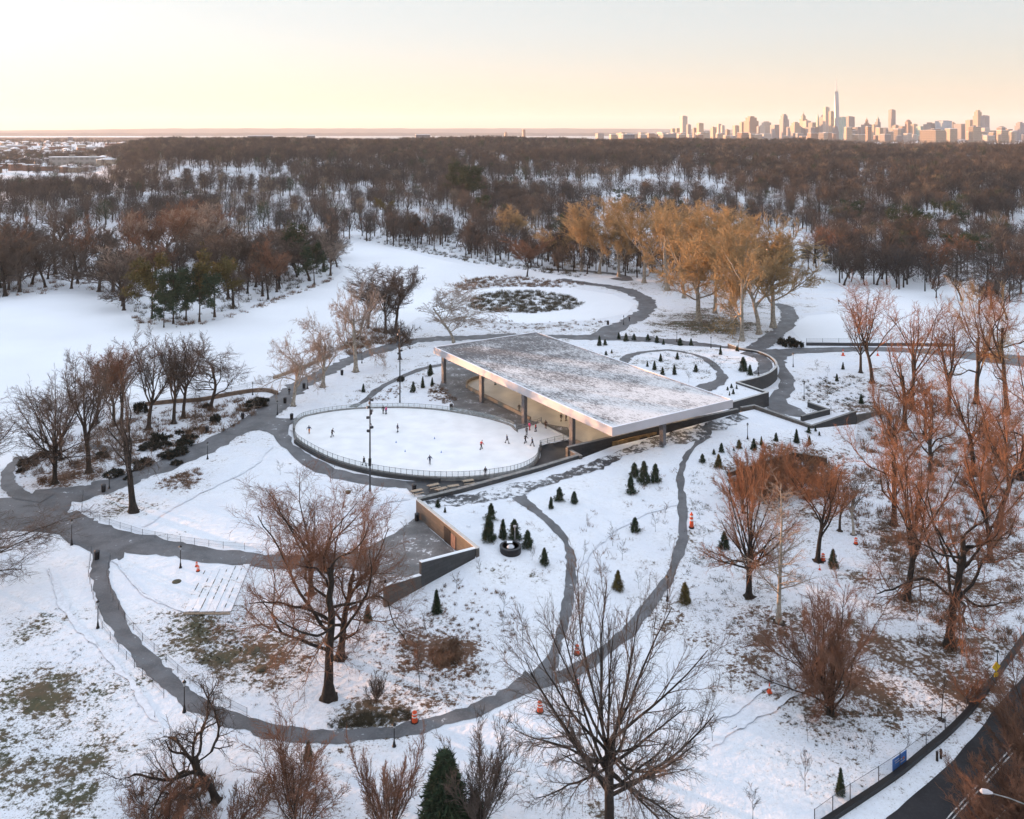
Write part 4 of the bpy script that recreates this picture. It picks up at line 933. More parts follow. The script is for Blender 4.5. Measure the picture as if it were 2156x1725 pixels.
# pines: clumps of needles on bare limbs
def pine(x, y, yt, hwp, label, seed, warm=False, group=None):
    p = G(x, y); h = (y-yt)*p.y/F; hw = hwp*p.y/F; g = np.random.default_rng(seed)
    T = trunk_line(g, h*.92, h*.016, (0, 0), .03, tip=.3); A = grow(g, *T, 16, .3, 1., 70, 12, .3, 5, .08, .1, .5, .3)
    sc_ = hw/np.percentile(np.abs(A[0][..., 0]), 97); A[0][..., 0] *= sc_; A[0][..., 1] *= sc_
    C = np.concatenate([A[0][:, -1], A[0][:, -2], A[0][:, 3]]); C = np.repeat(C, 11, 0)+g.normal(size=(len(C)*11, 3))*h*.045
    D = unit(g.normal(size=C.shape)+np.array([0, 0, .6])); V, Tt = needles(g, C, D, 9, h*.055, h*.016, -.2)
    o = thing('pine_tree', label, 'conifer', p, 0, group)
    link('trunk', tube_mesh('trunk', [(T[0], T[1], 7), (A[0], A[1], 4)], [M['bark_brown']]), o)
    link('crown', np_mesh('crown', V, [Tt], [M['needle_warm' if warm else 'needle']]), o)
for q in [(320,672,548,40,'round-topped pine at the left end of the pine clump on the wooded point',1,True),(365,682,575,32,'dark pine second from the left in the clump on the wooded point',2,False),(392,676,570,30,'dark pine in the middle of the clump on the wooded point',3,False),(420,678,568,34,'dark pine right of the middle in the clump on the wooded point',4,False),(452,668,542,38,'golden-tipped tall pine at the right of the clump on the wooded point',5,True),(345,690,620,26,'small low pine at the front of the clump on the wooded point',6,False),(628,580,480,22,'dark pine in the right part of the wooded point',7,False),(662,600,520,24,'lower dark pine near the right shore of the wooded point',8,False),
          (968,425,345,22,'tall dark pine left in a pair in the distant woods',9,False),(998,430,350,24,'dark broad pine right in a pair in the distant woods',10,False),(1010,470,415,18,'short dark pine below the distant pair',11,False),(1310,440,400,22,'flat dark evergreen above the tan plane trees',12,False),(1420,425,395,20,'flat dark evergreen at the edge of the far meadow',13,False),(1790,480,425,34,'dark flat-topped pine in the woods at the right, left of two',14,False),(1930,520,440,44,'dark spreading pine in the woods at the right',15,False),(1985,500,430,40,'tall dark pine farther right in the woods',16,False),(2030,560,490,40,'dark evergreen in the woods near the right edge',17,False),(1712,560,520,20,'dark evergreen right behind the tan plane grove',21,False),(1760,575,535,22,'dark evergreen at the head of the frozen pond',22,False),(1900,560,505,26,'dark evergreen in the shaded woods above the pond',23,False),(2100,520,470,30,'dark evergreen high at the right edge woods',24,False),(1420,470,425,26,'dark evergreen behind the tan plane grove',25,False),(870,500,455,20,'dark evergreen on the far lake bank',26,True),(805,470,420,22,'olive evergreen in the far woods left of the picture centre',27,True),(1180,500,455,24,'dark evergreen left of the tan plane grove',28,False),(1560,520,470,26,'dark evergreen above the right plane trees',29,False),(1715,740,645,5,'x',18,False)][:-1]:
    pine(*q)
# ------------------------------------------------------------------ evergreen bushes
def bush_mesh(seed, mt='bush', n=90):
    g = np.random.default_rng(seed); d = unit(g.normal(size=(n, 3))); d[:, 2] = np.abs(d[:, 2])
    C = d*g.uniform(.45, 1, (n, 1))*np.array([1, 1, .8]); C += .12*np.sin(C*5+seed)
    V, T = needles(g, C, d, 14, .22, .13, 0)
    return np_mesh('foliage', V, [T], [M[mt]])
BM = [bush_mesh(i) for i in range(3)]; sm_ = MB().tube([(0, 0, 0), (0, 0, .5)], [.08, .04], 5).mesh('stem', M['bark_dark'])
BU = [(315,942,22,10),(345,936,17,9),(386,934,20,14),(378,953,17,12),(398,922,17,10),(354,960,20,14),(372,975,12,8),(303,975,20,12),(290,985,12,8),(240,998,20,10),(333,930,18,22),(358,918,7,6),(378,911,9,7),(398,908,7,5),(412,902,7,5),(540,852,22,14),(555,842,12,7),(453,886,12,18),(296,866,15,20),(435,855,8,8),(270,1005,10,6),(60,975,22,12),(85,960,16,10),(45,990,12,8),(215,960,14,10),(520,862,9,5),
      (1645,722,10,14),(1662,727,14,18),(1680,728,12,14),(843,800,8,12),(1150,700,0,0)][:-1]
for i, (x, y, r, hh) in enumerate(BU):
    p = G(x, y+3); s = r*p.y/F; o = thing('evergreen_bush', 'dark rounded evergreen bush on the leaf-strewn bank by the lake path' if x < 700 else 'big dark evergreen bush beside the pond wall' if x > 1600 else 'evergreen bush behind the far floodlight mast', 'bush', p, i, 'dark evergreen bushes on the left bank' if x < 700 else 'dark bushes at the pond wall' if x > 1600 else None)
    o.scale = (s, s, hh*1.25*p.y/F); link('foliage', BM[i % 3], o); link('stem', sm_, o)
# ------------------------------------------------------------------ woods, tree by tree where they show largest
protoF = []
for i, (kd, bk, tg, dn) in enumerate([('vase','bark_brown','twig_brown',.8),('oak','bark_dark','twig_brown',.8),('fan','bark_brown','twig_brown',.7),('vase','bark_brown','twig_red',.8),('oak','bark_brown','twig_red',.8),('leader','bark_dark','twig_brown',.8),('vase','bark_brown','twig_pale',.8)]):
    tm, cm = bare_tree(kd, 700+i, dn*1.1, 6., 18., .05)
    protoF.append((tube_mesh('trunk', tm, [M[bk]]), tube_mesh('crown', cm, [M[tg]], False)))
BT = sum(1 for o in COL.objects if o.get('category') == 'tree')
REG = [  # polygon in the picture, count, height range, kinds, label, group
 ([(-30,635),(60,622),(240,618),(240,540),(180,520),(-30,540)], 42, (17,25), (0,1,2,3), 'bare tree in the woods along the far shore at the left', 'bare trees along the far left shore'),
 ([(240,618),(262,660),(300,680),(420,680),(520,650),(640,606),(715,575),(715,530),(640,520),(400,560),(300,560)], 74, (14,22), (0,1,0,6,2,3), 'bare tree on the wooded point in the frozen lake', 'bare trees on the wooded point'),
 ([(260,560),(500,560),(500,520),(380,505),(260,520)], 20, (22,27), (3,6,3), 'tall pale-topped bare tree behind the wooded point', 'pale-topped trees behind the wooded point'),
 ([(750,500),(900,520),(1100,565),(1260,580),(1260,545),(1100,520),(900,480),(750,475)], 34, (10,15), (0,3,4,1), 'bare tree on the far bank behind the frozen lake', 'bare trees on the far bank'),
 ([(1690,565),(1900,590),(2160,640),(2160,560),(1950,530),(1720,520)], 30, (13,20), (0,1,3,5), 'dark bare tree in the shaded woods right of the plane grove', 'dark bare trees at the right edge woods'),
 ([(1700,592),(1850,612),(2160,700),(2160,640),(1900,585),(1700,570)], 13, (10,16), (0,1,3), 'smaller bare tree scattered in front of the shaded right-hand woods', 'scattered bare trees before the right-hand woods'),
 ([(1930,900),(2156,1000),(2156,1090),(2050,1080),(1940,1000)], 4, (10,15), (3,4), 'slim bare tree inside the thicket on the right', 'slim trees of the right thicket')]
nF = 0
for poly, cnt, hr, kinds, lb, gp in REG:
    xs = [p[0] for p in poly]; ys = [p[1] for p in poly]; got = []; tries = 0
    while len(got) < cnt and tries < 6000:
        tries += 1; x = rnd.uniform(min(xs), max(xs)); y = rnd.uniform(min(ys), max(ys))
        if not inpoly(x, y, poly) or (265 < x < 480 and y > 596): continue
        p = G(x, y)
        if any((p-q).length < 5 for q in got): continue
        got.append(p); k = rnd.choice(kinds); h = rnd.uniform(*hr); wf = h/18*rnd.uniform(1.05, 1.5)
        o = thing('bare_tree', lb, 'tree', (p.x, p.y, p.z-.1), rnd.uniform(0, 6.28), gp); o.scale = (wf, wf, h/18)
        link('trunk', protoF[k][0], o); link('crown', protoF[k][1], o); nF += 1
print('trees as things', nF+HERO+len(PL))
# ------------------------------------------------------------------ the rest of the woods: one mass nobody could count
def wood_mass(name, label, N, tri, tris, mats, wt, w):
    """N tree feet (x,y,z,h,r); every tree is a trunk and a cloud of upward twig slivers"""
    g = NR; n = len(N); c = np.repeat(N, tri, 0); m = len(c)
    u = g.random(m)**.55; az = g.random(m)*6.283; q = g.random(m)
    zt = .34+.62*q; env = np.sqrt(np.clip(1-((zt-.56)/.46)**2, 0, 1))
    rr = c[:, 4]*u*env; lump = 1+.18*np.sin(az*3+c[:, 0])
    x = c[:, 0]+rr*lump*np.cos(az); y = c[:, 1]+rr*lump*np.sin(az); z = c[:, 2]+c[:, 3]*zt
    d = unit(np.stack([np.cos(az)*u*.8, np.sin(az)*u*.8, g.uniform(.5, 1.1, m)], -1)+g.normal(size=(m, 3))*.25)
    s = unit(np.cross(d, g.normal(size=(m, 3)))); L = c[:, 3]*wt*g.uniform(.6, 1.4, m); o = np.stack([x, y, z], -1)
    ww = (c[:, 3]*w*g.uniform(.6, 1.3, m))[:, None]
    V1 = np.stack([o-s*ww-d*L[:, None]*.5, o+s*ww-d*L[:, None]*.5, o+d*L[:, None]*.5], 1).reshape(-1, 3)
    f1 = np.arange(len(V1)).reshape(-1, 3)
    # trunks with three limbs each
    b = N[:, :3]; V2 = []
    for k in range(4):
        a = g.random(n)*6.283; t0 = b+np.stack([0*a, 0*a, N[:, 3]*(0 if k == 0 else .3)], -1)
        t1 = b+np.stack([np.cos(a)*N[:, 4]*(.05 if k == 0 else .55), np.sin(a)*N[:, 4]*(.05 if k == 0 else .55), N[:, 3]*.72], -1)
        w0 = N[:, 3]*(.022 if k == 0 else .012)
        for ang in (0, 1.57):
            e = np.array([math.cos(ang), math.sin(ang), 0])[None]*w0[:, None]; V2.append(np.stack([t0-e, t0+e, t1+e*.25, t1-e*.25], 1).reshape(-1, 3))
    V2 = np.concatenate(V2); f2 = np.arange(len(V2)).reshape(-1, 4)+len(V1)
    kn = (vnoise(N[:, 0], N[:, 1], 45, 9)*1.6+g.normal(size=n)*.9+1.6).clip(0, 3.99).astype(int); kn = np.where(g.random(n) < .035, 5, np.where(g.random(n) < .05, 4, kn)); kind = np.repeat(kn, tri)
    me = np_mesh(name, np.concatenate([V1, V2]), [f1, f2], [M[k] for k in mats], False, np.concatenate([kind, np.full(len(f2), len(mats)-1)]))
    return tag(link(name, me), label, 'woods', kind='stuff')
CLEAR = [[(1000,378),(1150,384),(1330,380),(1540,392),(1560,412),(1480,420),(1300,410),(1130,412),(1010,405)], [(545,420),(640,412),(650,440),(560,450)], [(735,448),(1000,463),(1080,466),(1080,474),(980,472),(735,458)], [(830,470),(1000,482),(1010,492),(840,482)],
         [(735,508),(900,528),(1100,566),(1240,582),(1700,600),(1700,720),(600,760),(700,560)], LAKE, [(280,345),(560,352),(620,380),(540,400),(300,385)], [(1690,590),(2160,640),(2160,800),(1690,760)], [(380,500),(520,500),(520,515),(390,515)], [(1250,560),(1250,470),(1700,500),(1730,560)]]
def feet(r0, r1, spacing, az0, az1, hr, keep=1.):
    n = int((r1*r1-r0*r0)*.5*(az1-az0)/(spacing*spacing)); g = NR
    r = np.sqrt(g.uniform(r0*r0, r1*r1, n)); a = g.uniform(az0, az1, n); X = r*np.sin(a); Y = r*np.cos(a); Z = hills(X, Y)
    ok = Y > 60; X, Y, Z, r = X[ok], Y[ok], Z[ok], r[ok]
    px = XC+X/Y*F; py = YH+(H-Z)/Y*F; ok = np.ones(len(X), bool)
    for i, c in enumerate(CLEAR):
        inside = np_inpoly(px, py, c); soft = (g.random(len(X)) < (.6 if i == 6 else .14 if i in (0, 1, 2, 3, 8) else 0)); ok &= ~(inside & ~soft)
    # denser in lumps, with glades between
    dn = vnoise(X, Y, 60, 3)*.5+.5; ok &= g.random(len(X)) < np.clip(dn*1.9-.15, 0, 1)*keep
    ok &= ~((px < 290-(py-300)*.7) & (r > 1000) & (r < 3300) & (g.random(len(X)) < np.where(r > 1700, .55, .88)))
    X, Y, Z = X[ok], Y[ok], Z[ok]; h = g.uniform(*hr, len(X))*(1+.12*vnoise(X, Y, 90, 5)); return np.stack([X, Y, Z-.2, h, h*g.uniform(.24, .46, len(X))], -1)
MF = ['twig_dusk', 'twig_brown', 'twig_dusk', 'twig_brown', 'twig_straw', 'needle', 'bark_brown']
n1 = feet(375, 820, 10.5, -.56, .56, (12, 20)); p1 = n1[:, 0]/n1[:, 1]*F+XC; q1 = YH+H/n1[:, 1]*F
n1 = n1[((p1 > 690) & (p1 < 1690)) | (n1[:, 1] > 560) | ((p1 >= 1690) & (q1 < 588+(p1-1700)*.12)) ]
wood_mass('woods', 'bare brown woods rising behind the frozen lake', n1, 430, 0, MF, .17, .005)
n2 = feet(820, 1500, 10.8, -.56, .56, (14, 21)); wood_mass('woods', 'bare brown woods on the wide middle hills', n2, 210, 0, MF, .21, .008)
n3 = feet(1500, 2500, 13.5, -.56, .56, (15, 23)); wood_mass('woods', 'bare brown woods along the skyline ridge', n3, 120, 0, MF, .24, .016)
n4 = feet(400, 900, 10, -1.35, -.6, (13, 20)); wood_mass('woods', 'bare woods on the shore beyond the left edge', n4, 70, 0, MF, .26, .016)
n5 = feet(2600, 7000, 52, -.56, .56, (12, 20)); wood_mass('woods', 'street trees and woods of the far districts', n5, 26, 0, MF, .35, .04)
print('mass', len(n1), len(n2), len(n3), len(n4), len(n5))
# ------------------------------------------------------------------ low scrub
def scrub(name, label, poly, per, hr, mt, n=26, spread=.6, cat='brush', world=False, cap=1600):
    g = NR; xs = [p[0] for p in poly]; ys = [p[1] for p in poly]; A = []
    wpts = [W(*p) for p in poly]; area = abs(sum(wpts[i].x*wpts[(i+1) % len(wpts)].y-wpts[(i+1) % len(wpts)].x*wpts[i].y for i in range(len(wpts))))/2
    m = min(cap, int(area*per)); k = 0
    wx = [p.x for p in wpts]; wy = [p.y for p in wpts]
    while len(A) < m and k < m*12:
        k += 1; x = g.uniform(min(wx), max(wx)); y = g.uniform(min(wy), max(wy))
        if inpoly(x, y, wpts) and vnoise(x, y, 2.6, 4)+g.normal()*.5 > -.1: A.append((x, y, drape(x, y)))
    A = np.array(A); hh = np.repeat(g.uniform(*hr, len(A)), n); c = np.repeat(A, n, 0)
    c[:, :2] += g.normal(size=(len(c), 2))*hh[:, None]*spread*.6
    d = unit(g.normal(size=c.shape)*np.array([spread, spread, .35])+np.array([0, 0, 1.])); s = unit(np.cross(d, g.normal(size=c.shape)))
    w_ = (hh*.03+.012)[:, None]; V = np.stack([c-s*w_, c+s*w_, c+d*hh[:, None]], 1).reshape(-1, 3)
    return tag(link(name, np_mesh(name, V, [np.arange(len(V)).reshape(-1, 3)], [M[mt]])), label, cat, kind='stuff')
scrub('scrub', 'tangled scrub covering the islet in the ring pond', [(985,640),(1000,625),(1060,613),(1130,613),(1200,625),(1232,640),(1200,652),(1120,660),(1030,658),(985,650)], .5, (.8,1.6), 'brush_dark')
scrub('scrub', 'reeds on the far rim of the ring pond', [(955,602),(985,588),(1060,582),(1150,588),(1240,598),(1200,606),(1075,604),(975,612)], .35, (.6,1.4), 'brush')
scrub('scrub', 'low plants on the near rim of the ring pond', [(960,668),(1120,680),(1260,672),(1290,680),(1200,697),(1080,697),(960,690)], .12, (.4,1.), 'brush')
scrub('scrub', 'reeds along the far lake shore', [(800,514),(1000,555),(1090,567),(1220,585),(1240,578),(1090,558),(1000,545),(850,515)], .12, (.8,1.8), 'brush_dark')
scrub('scrub', 'brush along the foot of the wooded point', [(258,655),(290,680),(340,690),(420,688),(520,660),(640,614),(700,592),(700,584),(520,650),(420,680),(290,670)], .25, (.5,1.6), 'brush')
scrub('scrub', 'undergrowth inside the wooded point', [(250,618),(300,675),(420,676),(640,604),(715,572),(700,520),(400,560)], .04, (.8,2.5), 'brush_dark')
scrub('scrub', 'undergrowth in the woods of the far left shore', [(-30,632),(60,620),(240,616),(240,540),(-30,540)], .03, (.8,2.5), 'brush')
scrub('scrub', 'undergrowth behind the frozen lake', [(740,505),(900,530),(1100,565),(1250,578),(1700,600),(1700,540),(1250,520),(900,480)], .03, (.8,2.5), 'brush_dark')
scrub('scrub', 'brown brush in the sunken court', [(1535,1010),(1640,985),(1740,975),(1780,1000),(1740,1050),(1600,1060),(1540,1050)], .9, (.6,1.8), 'brush')
scrub('scrub', 'thin undergrowth on the right-hand slope', [(1830,900),(2160,950),(2160,1400),(1960,1420),(1850,1200),(1760,1060)], .35, (.4,1.4), 'brush')
scrub('scrub', 'dry plants on the slope by the big bare trees', [(830,1300),(960,1230),(1080,1260),(1100,1330),(1020,1440),(880,1470),(800,1400)], .55, (.15,.5), 'brush')
scrub('scrub', 'dark brush beside the loop path at the bottom', [(690,1525),(760,1505),(850,1495),(868,1515),(780,1532),(700,1535)], 6, (.2,.7), 'brush_dark')
scrub('scrub', 'rusty bushes in the middle of the loop lawn', [(905,1370),(950,1345),(975,1365),(965,1400),(915,1405)], 5, (.3,.8), 'brush')
scrub('scrub', 'rusty ornamental grasses by the curved path at the upper left', [(345,1010),(420,985),(428,1005),(400,1030),(350,1030)], 1.2, (.3,.8), 'brush')
scrub('scrub', 'rust-coloured planting beside the plaza', [(895,835),(915,810),(945,830),(965,850),(930,856),(900,848)], 1.6, (.3,.7), 'brush')
scrub('scrub', 'rust-coloured planting beside the thin walk', [(790,840),(830,812),(850,815),(838,838),(810,845)], .9, (.2,.5), 'brush')
scrub('scrub', 'planted perennials above the entrance court', [(1690,800),(1800,790),(1850,860),(1760,870),(1700,850)], .25, (.3,.9), 'brush_dark')
scrub('scrub', 'undergrowth on the left bank by the lake', [(30,1000),(90,1030),(260,1000),(480,905),(560,860),(560,835),(420,850),(200,900),(60,960)], .4, (.3,1.5), 'brush')
scrub('scrub', 'brown brush at the foot of the trees on the lake point', [(715,735),(760,690),(850,700),(870,725),(800,725),(740,750)], .5, (.5,2.), 'brush')
scrub('scrub', 'ivy and grass tufts below the snowy steps', [(390,1290),(470,1290),(520,1330),(520,1410),(420,1400),(380,1340)], 1.4, (.1,.3), 'brush_dark')
scrub('scrub', 'leafless undergrowth at the bottom edge', [(250,1640),(700,1650),(720,1725),(250,1725)], .5, (.4,1.6), 'brush')
scrub('scrub', 'litter and seedlings under the low wide tree', [(1640,1500),(1900,1480),(1880,1580),(1700,1590)], .8, (.1,.4), 'brush_dark')

for i_, (nm_, pl_, dn_, hh_, mt_) in enumerate([('thin dry stalks on the snowfield between the two narrow paths', [(1210,1110),(1330,1050),(1430,1000),(1425,1180),(1330,1290),(1215,1290)], .07, (.3,.9), 'brush'),
 ('dry stalks on the bank round the vault', [(960,1060),(1090,1070),(1180,1150),(1190,1240),(1010,1240),(1010,1160)], .06, (.2,.7), 'brush'),
 ('dry stalks and seedlings on the slope right of the climbing path', [(1450,1000),(1540,1040),(1700,1200),(1700,1500),(1560,1400),(1440,1260)], .45, (.15,.6), 'brush_dark'),
 ('dry stalks on the terrace beside the pavilion', [(700,850),(850,770),(930,760),(880,830),(780,845)], .12, (.3,.9), 'brush'),
 ('seedlings on the garden terrace', [(1330,770),(1400,742),(1500,765),(1600,770),(1560,800),(1450,810)], .08, (.3,1.), 'brush_dark'),
 ('litter and tufts inside the loop lawn', [(400,1300),(640,1290),(830,1320),(1090,1270),(1120,1380),(980,1470),(800,1520),(560,1500),(420,1400)], .3, (.1,.32), 'brush_dark'),
 ('tufts on the left foreground meadow', [(-30,1300),(130,1280),(330,1500),(420,1650),(300,1725),(-30,1725)], .3, (.08,.25), 'brush_dark'),
 ('tufts on the meadow below the plane grove', [(1380,670),(1500,650),(1600,690),(1560,715),(1440,710)], .25, (.2,.5), 'brush')]):
    scrub('scrub', nm_, pl_, dn_, hh_, mt_, 16, 1.1, cap=2600)

LV_, LF_ = [], []
for x, y, z, r in FEET:
    if y > 260: continue
    n_ = 14; b0 = len(LV_); LV_.append((x, y, z+.07))
    for k in range(n_):
        a_ = k*6.283/n_; q = (r*1.9+.2)*rnd.uniform(.7, 1.2); LV_.append((x+q*math.cos(a_), y+q*math.sin(a_), z+.035))
    LF_ += [(b0, b0+1+k, b0+1+(k+1) % n_) for k in range(n_)]
tag(link('leaf_litter', np_mesh('leaf_litter', np.array(LV_), [np.array(LF_)], [mat('leaf_litter', (.045, .032, .024), .95, .5, 6)])), 'dark bare soil and leaf litter round the trunks', 'leaf litter', kind='stuff')

SP = []
for k in range(4):
    tm, cm = bare_tree('sapling', 60+k, .9, .75, 3., .016); SP.append((tube_mesh('trunk', tm, [M['bark_brown']]), tube_mesh('crown', cm, [M['twig_brown']], False)))
for i, (x, y) in enumerate([(1240,1110),(1290,1150),(1310,1180),(1380,1120),(1228,1180),(1400,1090),(1345,1240),(980,1140),(1010,1210),(860,1335),(1000,1395),(1060,1290),(1560,1010),(1480,1180),(1592,1420),(1660,1445),(1905,1590),(722,1060),(640,1020),(850,1120),(1750,872),(1792,882),(1500,772),(1450,805),(1720,780),(1742,792),(1540,1460),(1880,1460),(1120,1180),(1270,1215),(1410,1150),(960,1250),(900,1340),(1060,1330),(700,1010),(590,1000),(1700,1560),(1830,1600)]):
    p = G(x, y); o = thing('sapling', 'thin young bare sapling standing in the open snow', 'sapling', p, i, 'thin saplings scattered over the snow'); s_ = .75+.5*((i*29) % 10)/10; o.scale = (s_, s_, s_)
    link('trunk', SP[i % 4][0], o); link('crown', SP[i % 4][1], o)
# ------------------------------------------------------------------ city on the horizon
def facade(name, c, dark=.5, sx=9, sz=4):
    m, nt, b = newmat(name); tc = nt.nodes.new('ShaderNodeTexCoord'); sp = nt.nodes.new('ShaderNodeSeparateXYZ'); nt.links.new(tc.outputs['Object'], sp.inputs[0])
    xy = math_node(nt, 'ADD', sp.outputs[0], sp.outputs[1])
    fx = math_node(nt, 'FRACT', math_node(nt, 'DIVIDE', xy, sx)); fz = math_node(nt, 'FRACT', math_node(nt, 'DIVIDE', sp.outputs[2], sz*3))
    wv = math_node(nt, 'MULTIPLY', math_node(nt, 'GREATER_THAN', fx, .45), math_node(nt, 'GREATER_THAN', fz, .35))
    nt.links.new(mixc(nt, math_node(nt, 'MULTIPLY', wv, dark), c, tuple(x*.35 for x in c)), b.inputs['Base Color']); b.inputs['Roughness'].default_value = .6
    return m
FC = {'pale': facade('pale_facade', (.27, .245, .225)), 'tan': facade('tan_facade', (.23, .175, .13)), 'brick': facade('brick_facade', (.16, .09, .065)), 'grey': facade('grey_facade', (.12, .118, .13)), 'dark': facade('dark_facade', (.14, .14, .16), .3), 'glass': facade('glass_facade', (.18, .24, .29), .2, 30, 20), 'green': facade('green_facade', (.20, .30, .27), .3)}
roofm = M['snow_plain']
BL = [(1413,1421,270.5,'tan','b'),(1422,1431,270,'tan','b'),(1433,1446,244,'pale','b','pale slab tower standing alone at the left end of the skyline'),(1446,1454,262,'grey','b'),(1459,1466,269,'brick','b'),(1468,1480,259,'tan','b','tan tower second from the left end of the skyline'),(1497,1510,267,'tan','r'),(1510,1518,261,'pale','b'),(1518,1525,264,'pale','b'),(1528,1536,272,'brick','r'),(1544,1555,264,'tan','b','narrow sunlit block left of the broad stepped pinkish tower'),
 (1558,1569,257,'tan','b'),(1569,1594,245,'brick','s','broad stepped pinkish tower in the left part of the skyline'),(1594,1602,266,'dark','b'),(1603,1624,256,'pale','s','broad pale tower right of the stepped pinkish one'),(1624,1643,263,'dark','b'),(1643,1659,240.5,'dark','s','dark slab tower with a rounded top, left of the skyline centre'),(1659,1686,267,'grey','b'),(1666,1684,257,'tan','s'),(1685,1698,239,'tan','p','tan tower with a pointed top left of the downtown cluster'),(1692,1706,254,'pale','b'),(1704,1720,258,'grey','b'),
 (1719,1725,240,'green','p','slim tower with a green pointed roof'),(1727,1743,241,'grey','d','dark domed tower left of the tallest tower'),(1734,1745,225,'pale','b','high pale tower behind the domed one'),(1746,1755,234,'tan','b'),(1749,1768,266,'grey','t','squat sloping-sided block at the foot of the tallest tower'),(1768,1780,246,'green','b'),(1780,1797,245,'grey','b','broad grey tower right of the tallest tower'),
 (1640,1665,270,'grey','b'),(1665,1700,270,'grey','b'),(1700,1740,268,'grey','b'),(1797,1816,268,'grey','b'),(1816,1836,262,'grey','b'),(1821,1829,249,'brick','p','slim brick tower with a small crown'),(1837,1845,262,'tan','b'),(1844,1853,246,'grey','p','slender tower tapering to a needle tip'),(1860,1871,269,'grey','d'),(1872,1884,230.5,'grey','b','tall single dark slab right of the downtown cluster'),(1878,1894,263,'tan','s'),(1894,1907,266,'brick','b'),(1907,1918,252,'brick','d','round-topped brick tower in the right half of the skyline'),(1919,1930,261,'tan','b'),(1931,1947,266,'green','b'),
 (1948,1973,258,'grey','r'),(1973,2000,254,'glass','b','blue-grey glass block behind the big sunlit block'),(2000,2012,257,'tan','s'),(2012,2037,261,'grey','b'),(2035,2050,252.5,'tan','b'),(2051,2067,232,'tan','s','tallest tower in the right-hand group of the skyline'),(2067,2081,243,'dark','b','dark tower touching the tallest of the right-hand group'),(2082,2101,275,'tan','b'),(2101,2117,266,'brick','d'),(2120,2139,284,'grey','b'),(2139,2156,257,'dark','s','dark stepped tower at the right edge of the skyline'),(2157,2180,262,'brick','b'),
 (1480,1496,276,'pale','b'),(1100,1106,273,'brick','b'),(1062,1068,277,'brick','p','small brick church-like tower above the woods at the picture centre'),(1255,1270,281,'grey','b'),(1300,1330,279,'tan','r'),(1345,1360,279,'pale','b'),(1385,1405,278,'pale','b')]
NBIG = 0
for i, q in enumerate(BL):
    x0, x1, yt, c, sh = q[:5]; d = 7300+((i*71) % 9-4)*110; xm = (x0+x1)/2; wd = (x1-x0)*d/F*.95; z = H+(YH-yt)*d/F; dp = wd*.8
    l = q[5] if len(q) > 5 else {'pale': 'pale block', 'tan': 'tan block', 'brick': 'reddish block', 'grey': 'grey block', 'dark': 'dark block', 'green': 'greenish block', 'glass': 'glass block'}[c]+' among the lower towers of the hazy skyline'
    o = thing('office_tower', l, 'skyscraper', ((xm-XC)*d/F, d, 0), R(22), None if len(q) > 5 else 'lower towers of the hazy skyline')
    m = MB(); tp = MB()
    if sh == 'b': m.box((0, 0, z*.49), (wd, dp, z*.98)); tp.box((0, 0, z*.99), (wd*.6, dp*.6, z*.02))
    elif sh == 's': m.box((0, 0, z*.4), (wd, dp, z*.8)).box((0, 0, z*.87), (wd*.75, dp*.75, z*.14)); tp.box((0, 0, z*.97), (wd*.45, dp*.45, z*.06))
    elif sh == 'p': m.box((0, 0, z*.39), (wd, dp, z*.78)).box((0, 0, z*.84), (wd*.6, dp*.6, z*.12)); tp.box((0, 0, z*.95), (wd*.5, dp*.5, z*.1), 0, 0, .1).box((0, 0, z*1.02), (wd*.05, wd*.05, z*.08))
    elif sh == 'd': m.box((0, 0, z*.44), (wd, dp, z*.88)); tp.lathe([(wd*.5, z*.88), (wd*.45, z*.93), (wd*.3, z*.98), (wd*.05, z)], n=10)
    elif sh == 'r': m.box((0, 0, z*.45), (wd, dp, z*.9)).box((wd*.2, 0, z*.93), (wd*.4, dp*.5, z*.06)); tp.box((-wd*.2, 0, z*.95), (wd*.3, dp*.4, z*.1))
    elif sh == 't': m.box((0, 0, z*.5), (wd, dp, z), 0, 0, .35); tp.box((0, 0, z*1.03), (wd*.1, dp*.1, z*.06))
    m.build('tower_walls', FC[c], o); tp.build('tower_top', FC['green'] if c == 'green' or sh == 'p' and x0 == 1844 else FC[c], o)
d = 7300; z = H+(YH-195)*d/F
o = thing('spire_tower', 'tallest glass tower with tapering sides and a long thin mast', 'skyscraper', ((1761.5-XC)*d/F, d, 0), R(18)); wd = 12*d/F*.82
a = wd/2; b_ = wd*.36; vs = [(s*a, t*a, 0) for s, t in ((-1,-1),(1,-1),(1,1),(-1,1))]+[(0,-b_*1.3,z),(b_*1.3,0,z),(0,b_*1.3,z),(-b_*1.3,0,z)]
MB().add(vs, [(0,1,4),(1,5,4),(1,2,5),(2,6,5),(2,3,6),(3,7,6),(3,0,7),(0,4,7),(4,5,6,7)]).build('shaft', mat('mirror_glass', (.20, .26, .31), .45, .1, .01, spec=.6), o)
MB().box((0, 0, z+4), (b_*1.7, b_*1.7, 8), R(45)).build('crown_ring', FC['dark'], o)
MB().tube([(0, 0, z+8), (0, 0, z+70), (0, 0, z+125)], [4.5, 3., 1.2], 6).build('mast', M['fascia'], o)
